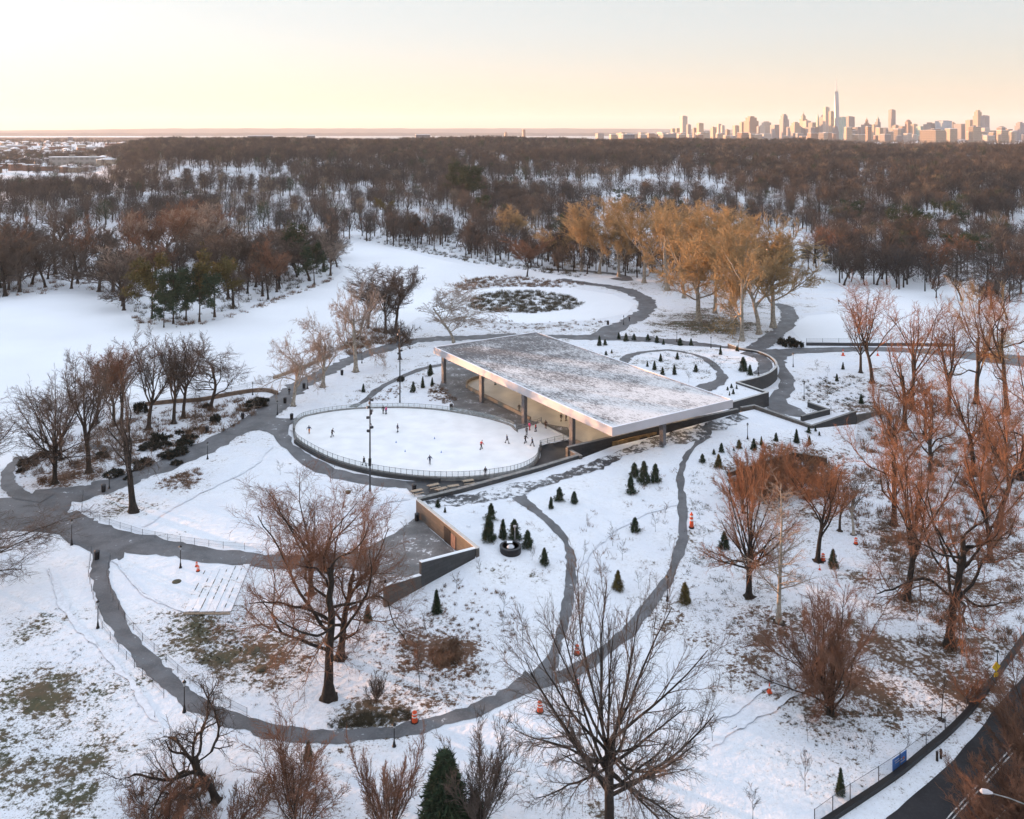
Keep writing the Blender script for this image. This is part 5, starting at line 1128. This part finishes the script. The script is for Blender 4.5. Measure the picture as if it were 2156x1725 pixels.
# nearer big blocks
for x0, xc_, x1, yt, lb in ((1941, 1970, 2003, 274.5, 'large sunlit block with one bright face rising over the woods at the right'), (2041, 2049, 2076, 267, 'tall sunlit block with a rooftop house, right of the large sunlit block')):
    d = 4700; z = H+(YH-yt)*d/F; o = thing('apartment_block', lb, 'building', ((xc_-XC)*d/F, d, 0), R(35)); wl = (xc_-x0)*d/F/.82; wr = (x1-xc_)*d/F/.82
    MB().box((wr/2, wl/2, z/2), (wr, wl, z)).build('walls', FC['tan'], o); MB().box((wr/2, wl/2, z+.4), (wr*.98, wl*.98, .8)).build('roof', roofm, o)
    MB().box((wr*.4, wl*.5, z+4), (wr*.3, wl*.3, 6.4)).build('rooftop_house', FC['grey'], o)
# low city under the skyline
g = np.random.default_rng(5); ci = 0
for i in range(110):
    x = g.uniform(1560, 2160) if i < 78 else g.uniform(1290, 1560); d = g.uniform(5000, 6600); yt = g.uniform(267, 288) if x > 1780 else g.uniform(279, 288)
    z = H+(YH-yt)*d/F; wd = g.uniform(7, 20)*d/F; c = ['pale', 'tan', 'brick', 'tan', 'grey'][i % 5]
    o = thing('city_block', 'low snow-roofed block crowded under the hazy skyline', 'building', ((x-XC)*d/F, d, 0), R(g.uniform(10, 40)), 'low blocks under the skyline')
    MB().box((0, 0, z/2), (wd, wd*.7, z)).build('walls', FC[c], o); MB().box((0, 0, z+.6), (wd, wd*.7, 1.2)).build('roof', roofm, o)
# houses on the left
hw_ = {c: MB().box((0, 0, .5), (1, 1, 1)).mesh('walls', M_) for c, M_ in (('a', mat('brick_house', (.20, .11, .08))), ('b', mat('tan_house', (.33, .27, .21))), ('c', mat('grey_house', (.28, .27, .27))))}
hr_ = MB().add([(-.53,-.53,0),(.53,-.53,0),(.53,.53,0),(-.53,.53,0),(0,-.53,.4),(0,.53,.4)], [(0,1,4),(2,3,5),(1,2,5,4),(3,0,4,5),(0,3,2,1)]).mesh('roof', roofm)
hf_ = MB().box((0, 0, .05), (1.04, 1.04, .1)).mesh('roof', roofm)
hch = MB().box((.25, .2, .3), (.1, .14, .5)).mesh('chimney', M['granite'])
for i in range(190):
    x = g.uniform(-30, 330); r = g.uniform(1350, 3600); 
    if x > 230 and r < 2300: continue
    X = (x-XC)*r/F; Z = float(hills(X, r)); z_ = g.uniform(7, 12); o = thing('row_house', 'small snow-roofed house in the district beyond the woods at the left', 'house', (X, r, Z), R(g.uniform(20, 60)), 'snow-roofed houses at the far left')
    o.scale = (g.uniform(14, 38), g.uniform(10, 16), z_); link('walls', hw_['abc'[i % 3]], o); q = link('roof', hr_ if i % 3 else hf_, o, (0, 0, 1)); link('chimney', hch, q)
d = 1500; X = (112-XC)*d/F
o = thing('apartment_block', 'long pale apartment block with a sunlit end wall behind the woods at the far left', 'building', (X+45, d, float(hills(X, d))), R(8)); z = H+(YH-331)*d/F-float(hills(X, d))
MB().box((0, 0, z/2), (92, 18, z)).build('walls', FC['pale'], o); MB().box((0, 0, z+.5), (93, 19, 1)).build('roof', roofm, o)
MB().box((-12, 0, z+2.6), (8, 8, 3.2)).box((22, 0, z+2.2), (10, 8, 2.4)).build('rooftop_house', FC['pale'], o)
for x, yt, wdd, hh, lb in ((548,286.5,30,1,'long low building on the ridge left of the picture centre'),(655,286,10,1,'small flat building on the ridge'),(890,284,18,1,'dark low building poking above the woods'),(1322,283,15,1,'dark block behind the ridge woods'),(148,289,5,1,'small dark tower on the far left ridge')):
    d = 2750 if x > 200 else 3900; Z = H+(YH-yt)*d/F; wd = wdd*2*d/F/1.2
    o = thing('ridge_building', lb, 'building', ((x-XC)*d/F, d, 0), R(10)); MB().box((0, 0, Z/2), (wd, wd*.4+6, Z)).build('walls', FC['grey'], o); MB().box((0, 0, Z+.5), (wd*1.02, wd*.4+6.5, .98)).build('roof', roofm, o)
# far ridges across the water
def ridge(name, label, d, ys, mt):
    V = []; n = len(ys)
    for k, (x, y) in enumerate(ys):
        X = (x-XC)*d/F; V += [(X, d, -1), (X, d+400, H+(YH-y)*d/F), (X, d+5000, 0)]
    f = [(3*k, 3*k+3, 3*k+4, 3*k+1) for k in range(n-1)]+[(3*k+1, 3*k+4, 3*k+5, 3*k+2) for k in range(n-1)]
    return tag(link(name, np_mesh(name, np.array(V), [np.array(f)], [mt], True)), label, 'hills', kind='structure')
hm = mat('winter_hills', (.07, .065, .07), .9, .4, .001)
g2 = np.random.default_rng(3)
ridge('hills', 'long faint ridge across the harbour', 21000, [(x, 270.5+4.5*smooth01((430-x)/500 if x < 430 else (x-1100)/900)+float(g2.normal())*.35) for x in range(-900, 3100, 22)], hm)
ridge('hills', 'low built-up shore across the harbour', 14000, [(x, 280.3+float(g2.normal())*.5) for x in range(-900, 3100, 14)], hm)
ridge('hills', 'low wooded rise at the far left', 4600, [(x, 291.5+5*smooth01((x-150)/260)+float(g2.normal())*.7) for x in range(-500, 520, 8)], mat('wooded_rise', (.16, .10, .075), .9, .5, .02))
# ------------------------------------------------------------------ air
hz = MB().box((0, 0, 0), (1, 1, 1)).mesh('haze', [])
hm_, nt, b = newmat('haze_air'); nt.nodes.remove(b); vo = nt.nodes.new('ShaderNodeVolumePrincipled'); vo.inputs['Density'].default_value = HAZE_D
vo.inputs['Color'].default_value = (.78, .88, 1., 1); vo.inputs['Anisotropy'].default_value = .1
nt.links.new(vo.outputs[0], [n for n in nt.nodes if n.type == 'OUTPUT_MATERIAL'][0].inputs['Volume'])
hz.materials.append(hm_)
ho = tag(link('haze', hz, None, (0, 12500, 310)), 'thin pale winter haze over the whole city', 'haze', kind='stuff'); ho.scale = (64000, 40000, 622)
# ------------------------------------------------------------------ street furniture
def lamp_proto():
    o = thing('lamp_post', 'x', 'street lamp', (0, 0, 0))
    MB().lathe([(.24, 0), (.24, .15), (.17, .3), (.13, .7), (.085, .95), (.07, 1.1), (.055, 3.1), (.05, 3.3)], n=8).build('pole', M['black'], o)
    lm = MB().lathe([(.08, 3.3), (.13, 3.4), (.21, 3.75), (.2, 3.8)], n=8).build('lantern', mat('milky_lantern', (.35, .36, .36), .3), o)
    MB().lathe([(.24, 3.8), (.17, 3.95), (.05, 4.05), (.03, 4.2)], n=8).build('lantern_cap', M['black'], lm)
    return o
LAMPS = [(151,1148,1092,'black lamp post at the lower edge of the left asphalt junction'),(380,1196,1147,'black lamp post on the lower edge of the path left of the snowy steps'),(206,1323,1262,'black lamp post on the outer side of the loop path at the left'),(388,1500,1430,'black lamp post seen through the black gnarled tree'),(437,967,930,'black lamp post at the bend of the lake path near the rusty grasses'),(230,1029,998,'black lamp post beside the crooked leaning tree'),(584,874,843,'black lamp post at the three-way path fork left of the rink'),(648,819,792,'black lamp post on the lake path between two plane trees'),(762,765,744,'black lamp post on the lake path behind the largest plane tree'),(863,735,712,'black lamp post on the lake path near the roof corner'),(532,832,804,'thin black lamp post on the lake side wall'),(333,908,880,'black lamp post among the lakeside bare trees'),
 (830,1572,1522,'rust-lit lamp post on the loop path above the slender reddish tree'),(1405,1266,1210,'rust-lit lamp post on the climbing path'),(1693,840,804,'black lamp post on the planted slope by the lower entrance'),(1670,773,742,'black lamp post right of the drive'),(1597,789,764,'black lamp post inside the round garden wall'),(1574,925,890,'thin lamp post on the snow right of the icy walk'),(1497,733,709,'black lamp post on the path behind the garden terrace'),(1425,720,698,'black lamp post at the path edge right of the ring pond'),(1313,684,664,'lamp post at the bend of the wide pond path'),(1555,740,716,'black lamp post beside the junction behind the round wall'),(2100,1405,1368,'lamp post by the road fence')]
LP0 = lamp_proto(); first = True
for x, y, yt, lb in LAMPS:
    p = G(x, y); s = (y-yt)*p.y/F/4.2
    if first: LP0.location = p; LP0['label'] = lb; o = LP0; first = False
    else: o = dup(LP0, p, 0, lb)
    o['group'] = 'lamp posts along the paths'; o.scale = (max(1, s*.9), max(1, s*.9), s)
# floodlight masts
for x, y, yt, lb in ((779,1035,840,'tall slim floodlight mast in front of the oval rink'),(842,848,690,'tall slim floodlight mast behind the oval rink')):
    p = G(x, y); h = (y-yt)*p.y/F; o = thing('floodlight_mast', lb, 'light mast', p)
    MB().lathe([(.2, 0), (.2, .6), (.17, .6), (.15, h*.5), (.1, h)], n=8).build('pole', M['steel'], o)
    for k in range(9):
        z = h-.2-k*h*.038-(.6 if k > 5 else 0); a = k*1.9
        f = MB().box((math.cos(a)*.4, math.sin(a)*.4, z), (.5, .34, .42), a).tube([(0, 0, z), (math.cos(a)*.4, math.sin(a)*.4, z)], .04, 4).build('floodlight', M['steel'], o)
        MB().box((math.cos(a)*.66, math.sin(a)*.66, z), (.04, .28, .34), a).build('lens', M['fascia'], f)
    MB().box((0, -.12, h*.32), (.5, .4, h*.075)).build('control_box', M['black'], o)
# orange barrels and cones
def barrel(x, y, yt, lb):
    p = G(x, y); s = (y-yt)*p.y/F/1.15; o = thing('traffic_barrel', lb, 'traffic barrel', p, 0, 'orange barrels along the paths'); o.scale = (min(s, 1.1), min(s, 1.1), s)
    MB().lathe([(.42, 0), (.42, .1)], n=12).build('base', M['black'], o)
    MB().lathe([(.31, .1), (.30, .42), (.27, .43), (.27, .72), (.25, .73), (.25, 1.02), (.12, 1.06), (.1, 1.15)], n=12).build('drum', M['orange'], o)
    MB().lathe([(.305, .26), (.3, .38)], n=12).lathe([(.275, .55), (.272, .67)], n=12).lathe([(.255, .84), (.252, .95)], n=12).build('stripe', M['white'], o)
for q in [(873,1521,1497,'orange striped barrel at the dark brush on the loop path'),(1215,1378,1357,'orange barrel in the fork between the two narrow paths'),(1137,1499,1475,'orange barrel below the path fork'),(1456,1112,1079,'tall orange and white barrel beside the climbing path'),(1733,1181,1165,'orange barrel left of the columnar spruce on the right slope'),(417,1203,1191,'fallen red-orange barrel beside the snowy steps'),(414,1193,1183,'red-orange barrel at the top of the snowy steps'),(1216,1441,1430,'small red barrel below the path fork'),(1802,1146,1132,'small orange barrel among thin trees on the right slope')]: barrel(*q)
def cone(x, y, yt, lb):
    p = G(x, y); s = (y-yt)*p.y/F/.9; o = thing('traffic_cone', lb, 'traffic cone', p, 0, 'orange traffic cones'); o.scale = (s, s, s)
    MB().box((0, 0, .03), (.45, .45, .06)).build('base', M['orange'], o); MB().lathe([(.17, .06), (.03, .9)], n=10).build('cone', M['orange'], o); MB().lathe([(.115, .42), (.085, .6)], n=10).build('stripe', M['white'], o)
for q in [(1620,1458,1438,'slim orange cone left of the low wide tree'),(1775,749,735,'orange cone on the right-hand path, leftmost of three'),(1848,749,738,'orange cone on the right-hand path, middle of three'),(1881,752,744,'orange cone on the right-hand path, rightmost of three'),(1726,1200,1190,'small red cone tip left of the columnar spruce')]: cone(*q)
# litter bins
BN = [(614,884,'black litter bin left of the oval rink'),(511,882,'black litter bin on the lake path bank'),(950,863,'black litter bin at the plaza end by the rusty planting'),(872,1035,'black litter bin beside the picnic tables'),(204,1178,'black litter bin at the junction lamp'),(436,911,'black litter bin among the bushes on the left bank'),(878,1098,'black litter bin at the top of the orange-lit wall'),(600,849,'black litter bin under the forked plane tree'),(640,818,'black litter bin next to the plane tree lamp'),(720,790,'litter bin behind the second plane tree'),(1280,684,'dark litter bin on the wide pond path'),(218,1036,'black litter bin left of the crooked tree')]
bb_ = MB().lathe([(.28, 0), (.33, .5), (.33, .95)], n=10).mesh('bin_body', M['black']); bl_ = MB().lathe([(.35, .95), (.35, 1.02), (.2, 1.12)], n=10).mesh('bin_lid', M['steel'])
for x, y, lb in BN:
    o = thing('litter_bin', lb, 'litter bin', G(x, y), 0, 'black litter bins along the paths'); link('bin_body', bb_, o); link('bin_lid', bl_, o); o.scale = (1.25, 1.25, 1.3)
# picnic tables
for i, (x, y) in enumerate([(878,1041),(913,1029),(930,1037),(955,1031),(986,1020)]):
    o = thing('picnic_table', ['pale wooden picnic table nearest the granite wall corner', 'pale wooden picnic table in the middle of the dark paving', 'pale wooden picnic table half hidden by the long low wall', 'fourth pale picnic table along the long low wall', 'rightmost pale picnic table along the long low wall'][i], 'picnic table', W(x, y, .08), R([30, 30, 35, 20, 20][i]), 'picnic tables below the rink')
    MB().box((0, 0, .75), (2.1, .85, .06)).build('table_top', M['wood'], o)
    for s in (-1, 1):
        MB().box((0, s*.78, .45), (2.1, .32, .05)).build('bench', M['wood'], o)
        MB().tube([(s*.7, -.6, 0), (s*.7, -.2, .72)], .045, 4).tube([(s*.7, .6, 0), (s*.7, .2, .72)], .045, 4).tube([(s*.7, -.8, .42), (s*.7, .8, .42)], .04, 4).build('leg', M['black'], o)
# round vault
p = G(1075, 1161); o = thing('round_vault', 'black round drum-like vault with a snowy hatch and glass dome, ringed by spruces', 'vault', p)
MB().lathe([(1.65, -.2), (1.68, .75), (1.72, .8), (1.72, .9)], n=32).build('drum', M['black'], o)
ring = [(1.72, .9), (1.3, .92), (1.25, .7)]; MB().lathe(ring, n=32).build('rim', M['steel'], o)
MB().lathe([(.62, .7), (.6, .95), (.42, 1.15), (.1, 1.25)], (.0, -.5, 0), 16).build('dome', mat('milky_dome', (.5, .53, .58), .2), o)
MB().box((-.15, .55, .95), (.9, .75, .45)).build('hatch', M['steel'], o); MB().box((-.15, .55, 1.2), (.86, .7, .05)).build('snow_cap', M['snow_plain'], o)
p = G(1084, 1140); o = thing('vent_post', 'thin pale vent post behind the round vault', 'post', p); MB().tube([(0, 0, -.1), (0, 0, 2.3)], .07, 8).build('pole', M['fascia'], o); MB().box((0, 0, 2.4), (.5, .3, .22)).build('vent_head', M['fascia'], o)
# snowy steps
a = G(440, 1202); b_ = G(520, 1190); c_ = G(395, 1290); e_ = G(478, 1290)
so_ = thing('seat_steps', 'five long snow-covered seat slabs running down the lawn side by side', 'steps', (a.x, a.y, 0))
for k in range(6):
    f = k/5; u0 = a.lerp(b_, f); u1 = c_.lerp(e_, f); dv = (u1-u0); L = dv.length; an = math.atan2(dv.y, dv.x); mc = (u0+u1)/2-a; hz_ = .03*(k % 2)
    MB().box((mc.x, mc.y, .02+hz_), (L, 1.06, .16), an).build('slab', M['concrete'], so_); MB().box((mc.x, mc.y, .12+hz_), (L*.995, 1.04, .05), an).build('snow_cap', M['snow'], so_)
    gm_ = MB()
    for q_ in range(6):
        t_ = rnd.uniform(.05, .95); c0 = u0.lerp(u1, t_)-a+Vector((math.sin(an), -math.cos(an), 0))*.53; gm_.box((c0.x, c0.y, .16+hz_), (rnd.uniform(.3, 1.2), .1, .05), an)
    gm_.build('joint_gap', M['brush_dark'], so_)
dv = (e_-c_); an = math.atan2(dv.y, dv.x); mc = (c_+e_)/2-a+Vector((.1, -.5, 0)); MB().box((mc.x, mc.y, .12), (dv.length+1., .2, .2), an).build('end_board', M['wood'], so_)
for i, (x, y, r) in enumerate([(517,1345,1.1),(770,1268,.01),(535,1372,1.2),(742,1897,.1)]):
    if r > .5 :
        p = G(*((745/1*1, 1369) if 0 else (x, y)))
for x, y, r, lb in ((532,1370,.95,'larger round bare patch of mulch on the loop lawn'),(552,1408,.8,'smaller round bare patch of mulch on the loop lawn'),(372,1225,.7,'round stone cover in the snow left of the steps'),(490,1216,.5,'dark round cover at the top of the steps')):
    p = G(x, y); o = MB().lathe([(r, -.05), (r*.9, .08), (r*.3, .14)], n=16).build('mulch_ring', M['brush_dark'], None, p); tag(o, lb, 'mulch ring')
# park fences of thin posts
def gf(lst): return [G(x, y)+Vector((0, 0, .0)) for x, y in lst]
fence('wire_fence', 'thin wire fence along the inner edge of the loop path', gf([(232,1180),(225,1215),(238,1265),(262,1305),(300,1350),(350,1395),(400,1440),(450,1475),(520,1510)]), 1.1, 2.4, [(1.05, .012), (.5, .01)], .025, M['steel'], M['wire'])
fence('wire_fence', 'thin wire fence on the outer side of the loop path below the lamp', gf([(192,1165),(186,1215),(196,1262),(215,1325),(250,1372),(300,1425),(345,1470)]), 1.1, 2.4, [(1.05, .012), (.5, .01)], .025, M['steel'], M['wire'])
fence('wire_fence', 'thin wire fence along the snow above the path to the sunken plaza', gf([(175,1045),(172,1078),(230,1106),(300,1128),(380,1143),(470,1155),(560,1160)]), 1.1, 2.4, [(1.05, .012), (.5, .01)], .025, M['steel'], M['wire'])
fence('wire_fence', 'wire fence along the frozen lake shore at the left', gf([(280,858),(420,838),(520,816),(575,800),(640,772),(700,748)]), 1.2, 4, [(1.15, .02), (.6, .015)], .03, M['steel'], M['wire'])
fence('pond_fence', 'thin wire fence above the long black pond wall', gf([(1698,726),(1800,726),(1900,726)]), 2., 5, [(1.95, .02)], .04, M['steel'], M['wire'])
fence('road_fence', 'tall chain-link fence with thin posts above the dark kerb wall by the road', gf([(1715,1745),(1790,1690),(1850,1652),(1895,1622),(1950,1580),(1990,1545),(2035,1500),(2080,1440)]), 1.9, 2.6, [(1.85, .02), (.1, .02)], .035, M['steel'], M['wire'])
fence('railing', 'short black railing at the corner of the sunken court', gf([(1641,950),(1664,934),(1690,936)]), 1.1, 2., [(1.05, .03), (.5, .02)], .04, M['steel'])
# banner and signs by the road
p0, p1 = G(1878, 1628), G(1908, 1606); o = thing('banner', 'blue banner tied to the road fence', 'banner', p0); dv = p1-p0
MB().add([(0, -.08, .15), (dv.x, dv.y-.08, .15), (dv.x, dv.y-.08, 1.45), (0, -.08, 1.45), (0, -.12, .15), (dv.x, dv.y-.12, .15), (dv.x, dv.y-.12, 1.45), (0, -.12, 1.45)], [(0, 3, 2, 1), (4, 5, 6, 7), (0, 1, 5, 4), (3, 7, 6, 2), (0, 4, 7, 3), (1, 2, 6, 5)]).build('banner_sheet', M['cloth_blue'], o)
bl2 = MB()
for t, zz, l in ((.15, 1.1, .3), (.2, .85, .45), (.55, .55, .3)): q0 = dv*t; q1 = dv*(t+l); bl2.add([(q0.x, q0.y-.125, zz), (q1.x, q1.y-.125, zz), (q1.x, q1.y-.125, zz+.09), (q0.x, q0.y-.125, zz+.09)], [(0, 1, 2, 3)])
bl2.build('banner_stripe', M['fascia'], o); q0 = dv*.72; MB().add([(q0.x, q0.y-.126, .75), (q0.x+dv.x*.12, q0.y+dv.y*.12-.126, .75), (q0.x+dv.x*.12, q0.y+dv.y*.12-.126, .98), (q0.x, q0.y-.126, .98)], [(0, 1, 2, 3)]).build('banner_emblem', M['cloth_orange'], o)
p = G(2097, 1447); yel = mat('yellow_sign', (.62, .42, .02), .5, .05); o = thing('warning_sign', 'yellow diamond warning sign with a plate below, by the road fence', 'road sign', p)
MB().tube([(0, 0, 0), (0, 0, 3.1)], .045, 6).build('pole', M['steel'], o); MB().prism([(-.62, 0), (0, -.62), (.62, 0), (0, .62)], -.02, .02).build('diamond_plate', yel, o, (0, -.07, 2.5)).rotation_euler = (R(90), 0, R(15))
MB().box((0, -.07, 1.55), (.62, .03, .5), R(15)).build('lower_plate', yel, o)
p = G(1975, 1598); 
for x, y, lb in ((1973,1602,'short dark stump-like post in the snow strip, left of two'),(1981,1597,'short dark post in the snow strip, right of two')):
    o = thing('bollard', lb, 'bollard', G(x, y)); MB().lathe([(.14, 0), (.13, .8), (.09, .9)], n=8).build('post', M['bark_dark'], o); MB().lathe([(.15, .9), (.1, 1.)], n=8).build('cap', M['black'], o)
# street light whose arm enters at the lower right corner
tip = W(2073, 1667, 8.2); base = W(2250, 1905, 0)
o = thing('street_light', 'grey street light arm with a pale lamp head over the dark road', 'street light', (base.x, base.y, 0)); r_ = tip-base
MB().lathe([(.16, 0), (.12, 6.8)], n=8).build('pole', M['concrete'], o)
MB().tube([(0, 0, 6.7), (r_.x*.3, r_.y*.3, 7.6), (r_.x*.7, r_.y*.7, 8.1), (r_.x*.93, r_.y*.93, 8.2)], [.07, .06, .05, .045], 6).build('arm', M['concrete'], o)
an = math.atan2(r_.y, r_.x); hd = MB().tube([(r_.x*.9, r_.y*.9, 8.22), (r_.x*.96, r_.y*.96, 8.25), (r_.x*1.03, r_.y*1.03, 8.2), (r_.x*1.06, r_.y*1.06, 8.15)], [.08, .2, .22, .06], 8).build('lamp_head', M['fascia'], o)
# ------------------------------------------------------------------ people
def skin_mesh(name, joints, edges, m, sub=1):
    me = bpy.data.meshes.new(name+'_rig'); bm = bmesh.new(); lay = bm.verts.layers.skin.verify(); vs = {}
    for k, (co_, r) in joints.items():
        v = bm.verts.new(co_); vs[k] = v; rr = r if isinstance(r, tuple) else (r, r); v[lay].radius = rr
    for i, (a, b) in enumerate(edges): bm.edges.new((vs[a], vs[b]))
    list(vs.values())[0][lay].use_root = True
    bm.to_mesh(me); bm.free(); ob = bpy.data.objects.new('rig', me); COL.objects.link(ob)
    s = ob.modifiers.new('s', 'SKIN'); s.use_smooth_shade = True; ss = ob.modifiers.new('u', 'SUBSURF'); ss.levels = sub; ss.render_levels = sub
    dg = bpy.context.evaluated_depsgraph_get(); ev = ob.evaluated_get(dg); out = bpy.data.meshes.new_from_object(ev); out.name = name
    bpy.data.objects.remove(ob); bpy.data.meshes.remove(me); out.materials.clear(); out.materials.append(m)
    return out
def pose(lean=0., stride=.2, arms=.3, kneel=0, lift=0):
    """front is -Y; joints in metres for a 1.74 m adult"""
    hx = .095; hz = .93; lx = lambda y, z: y-lean*(z-hz)
    J = dict(pelvis=((0, 0, hz), (.15, .11)), waist=((0, lx(0, 1.08), 1.08), (.135, .10)), chest=((0, lx(0, 1.30), 1.30), (.165, .115)), neck0=((0, lx(.01, 1.44), 1.44), .065), neck=((0, lx(-.005, 1.51), 1.51), .052),
             head=((0, lx(-.02, 1.60), 1.60), (.075, .088)), crown=((0, lx(-.015, 1.68), 1.68), (.068, .08)))
    E = [('pelvis', 'waist'), ('waist', 'chest'), ('chest', 'neck0'), ('neck0', 'neck'), ('neck', 'head'), ('head', 'crown')]
    for s, n in ((-1, 'l'), (1, 'r')):
        f = stride*s; up = lift if s > 0 else 0
        J['hip'+n] = ((s*hx, 0, .88), .092); J['knee'+n] = ((s*(hx+.01), -.06-f*.5-kneel*.1, .50+up*.4), .062); J['ankle'+n] = ((s*(hx+.015), f*-.9+.03, .09+up), .043); J['toe'+n] = ((s*(hx+.03), f*-.9-.13, .045+up), (.045, .032))
        sh = lx(0, 1.40); J['sho'+n] = ((s*.185, sh, 1.40), .062); J['elb'+n] = ((s*(.22+arms*.22), sh+.02+f*.35, 1.14+arms*.05), .046); J['wri'+n] = ((s*(.235+arms*.36), sh-.06+f*.55, .90+arms*.16), .033); J['pal'+n] = ((s*(.24+arms*.38), sh-.08+f*.57, .84+arms*.16), (.042, .022))
        E += [('pelvis', 'hip'+n), ('hip'+n, 'knee'+n), ('knee'+n, 'ankle'+n), ('ankle'+n, 'toe'+n), ('chest', 'sho'+n), ('sho'+n, 'elb'+n), ('elb'+n, 'wri'+n), ('wri'+n, 'pal'+n)]
        px, py, pz = J['pal'+n][0]
        for k in range(4):
            J[f'f{k}{n}'] = ((px+s*.005, py-.03+k*.02, pz-.06), .009); J[f'g{k}{n}'] = ((px-s*.012, py-.035+k*.02, pz-.095+abs(k-1)*.008), .008); E += [('pal'+n, f'f{k}{n}'), (f'f{k}{n}', f'g{k}{n}')]
        J['th'+n] = ((px-s*.005, py-.065, pz-.03), .010); E.append(('pal'+n, 'th'+n))
    return J, E
def fat(J, E, keys, g_):
    return {k: (J[k][0], tuple(x+g_ for x in (J[k][1] if isinstance(J[k][1], tuple) else (J[k][1],)*2))) for k in keys}, [e for e in E if e[0] in keys and e[1] in keys]
POSES = []
for i, pr in enumerate([dict(lean=.05, stride=.12, arms=.15), dict(lean=.3, stride=.3, arms=.6, lift=.05), dict(lean=.15, stride=.38, arms=.8, lift=.12), dict(lean=.02, stride=.05, arms=.3)]):
    J, E = pose(**pr); body = skin_mesh('body', J, E, M['skin'])
    top = ['pelvis', 'waist', 'chest', 'neck0']+[a+n for a in ('sho', 'elb', 'wri') for n in 'lr']; jk = skin_mesh('jacket', *fat(J, E, top, .028), M['cloth_black'])
    leg = ['pelvis']+[a+n for a in ('hip', 'knee', 'ankle') for n in 'lr']; tr_ = skin_mesh('trousers', *fat(J, E, leg, .016), M['cloth_navy'])
    bt = MB()
    for n in 'lr':
        ax, ay, az = J['ankle'+n][0]; bt.box((ax, ay-.06, az-.015), (.1, .27, .15)).box((ax, ay-.05, az-.1), (.02, .3, .05))
    bt = bt.mesh('boots', M['black'])
    hx_, hy_, hz_ = J['crown'][0]; hat = MB().lathe([(.094, -.06), (.1, .0), (.085, .06), (.03, .1)], (hx_, hy_+.008, hz_), 10).mesh('hat', M['hair'], True)
    POSES.append((body, jk, tr_, bt, hat))
PEOPLE = [(651,913,1,'cloth_navy','cloth_orange','skater in dark jacket and orange trousers at the left end of the oval rink'),(699,920,1,'cloth_black','cloth_black','leaning skater in black near the left end of the oval rink'),(813,872,3,'cloth_pink','cloth_navy','skater in bright pink jacket at the far edge of the oval rink'),(807,871,3,'cloth_black','cloth_black','skater in dark clothes beside the pink-jacketed skater'),(837,910,0,'cloth_navy','cloth_grey','skater in navy gliding in the middle of the far half of the rink'),(767,981,2,'cloth_black','cloth_black','skater in black next to the floodlight mast'),(905,977,1,'cloth_navy','cloth_navy','skater in navy alone in the near middle of the rink'),(1013,946,1,'cloth_red','cloth_black','skater in red jacket in the right half of the rink'),(1068,934,2,'cloth_navy','cloth_black','crouching dark skater right of the red-jacketed one'),
 (1022,1003,0,'cloth_black','cloth_grey','person in dark clothes at the near rink fence'),(1106,933,1,'cloth_black','cloth_black','dark skater left of a pair by the right end of the oval rink'),(1121,940,2,'cloth_navy','cloth_black','dark skater right of a pair by the right end of the oval rink'),(1109,916,0,'cloth_grey','cloth_black','skater entering the oval rink from the ice bridge'),(1115,906,3,'cloth_pink','cloth_red','person in pink on the ice bridge'),(1128,909,0,'cloth_red','cloth_navy','person in red on the ice bridge'),(1149,902,3,'cloth_brown','cloth_brown','person in brown coat by the barrier of the ice bridge'),
 (1181,887,0,'cloth_black','cloth_black','dark skater left of a pair under the roof edge'),(1192,886,0,'cloth_black','cloth_black','dark skater right of a pair under the roof edge'),(1093,867,3,'cloth_black','cloth_black','person in black beside the third column'),(1100,858,3,'cloth_grey','cloth_black','person behind the third column'),(1043,810,0,'cloth_black','cloth_black','lone skater far back in the covered rink'),
 (609,831,3,'cloth_black','cloth_black','walker in black on the lake path under the forked plane tree'),(1325,677,3,'cloth_black','cloth_navy','walker in dark clothes on the wide pond path'),(811,1243,0,'cloth_black','cloth_black','person in black behind the end of the grey granite wall'),(1766,640,3,'cloth_brown','cloth_grey','walker on the snow beside the frozen pond')]
for i, (x, y, ps, jc, tc_, lb) in enumerate(PEOPLE):
    zz = ZR+.08 if 640 < x < 1200 and 800 < y < 1005 else None; p = W(x, y, zz) if zz else G(x, y); 
    body, jk, tr_, bt, hat = POSES[ps]; o = thing('person', lb, 'person', p, i*2.1); sk = 1.06; o.scale = (sk, sk, sk)
    link('body', body, o)
    for nm, me_, mt_ in (('jacket', jk, jc), ('trousers', tr_, tc_), ('hat', hat, ['hair', 'cloth_black', 'cloth_grey'][i % 3]), ('boots', bt, 'black')):
        c = link(nm, me_, o); c.material_slots[0].link = 'OBJECT'; c.material_slots[0].material = M[mt_]
# small blue training cones on the ice
tc0 = MB().lathe([(.16, 0), (.16, .03), (.09, .04), (.02, .42)], n=8).mesh('cone', M['cloth_blue'])
for x, y in ((834,932),(915,924),(853,951),(929,953)):
    o = link('training_cone', tc0, None, W(x, y, ZR+.06)); tag(o, 'small blue training cone on the rink ice', 'training cone', 'blue training cones on the ice')
# nest in the rear foreground tree
p = G(655, 1252); q = W(733, 1035, 0); zz = H-(1036-YH)*p.y/F
o = MB().lathe([(.1, -.3), (.35, -.15), (.42, .1), (.2, .15)], n=9).build('bird_nest', M['brush_dark'], None, ((733-XC)*p.y/F, p.y, zz)); tag(o, 'dark bird nest high in the rear foreground tree', 'nest')
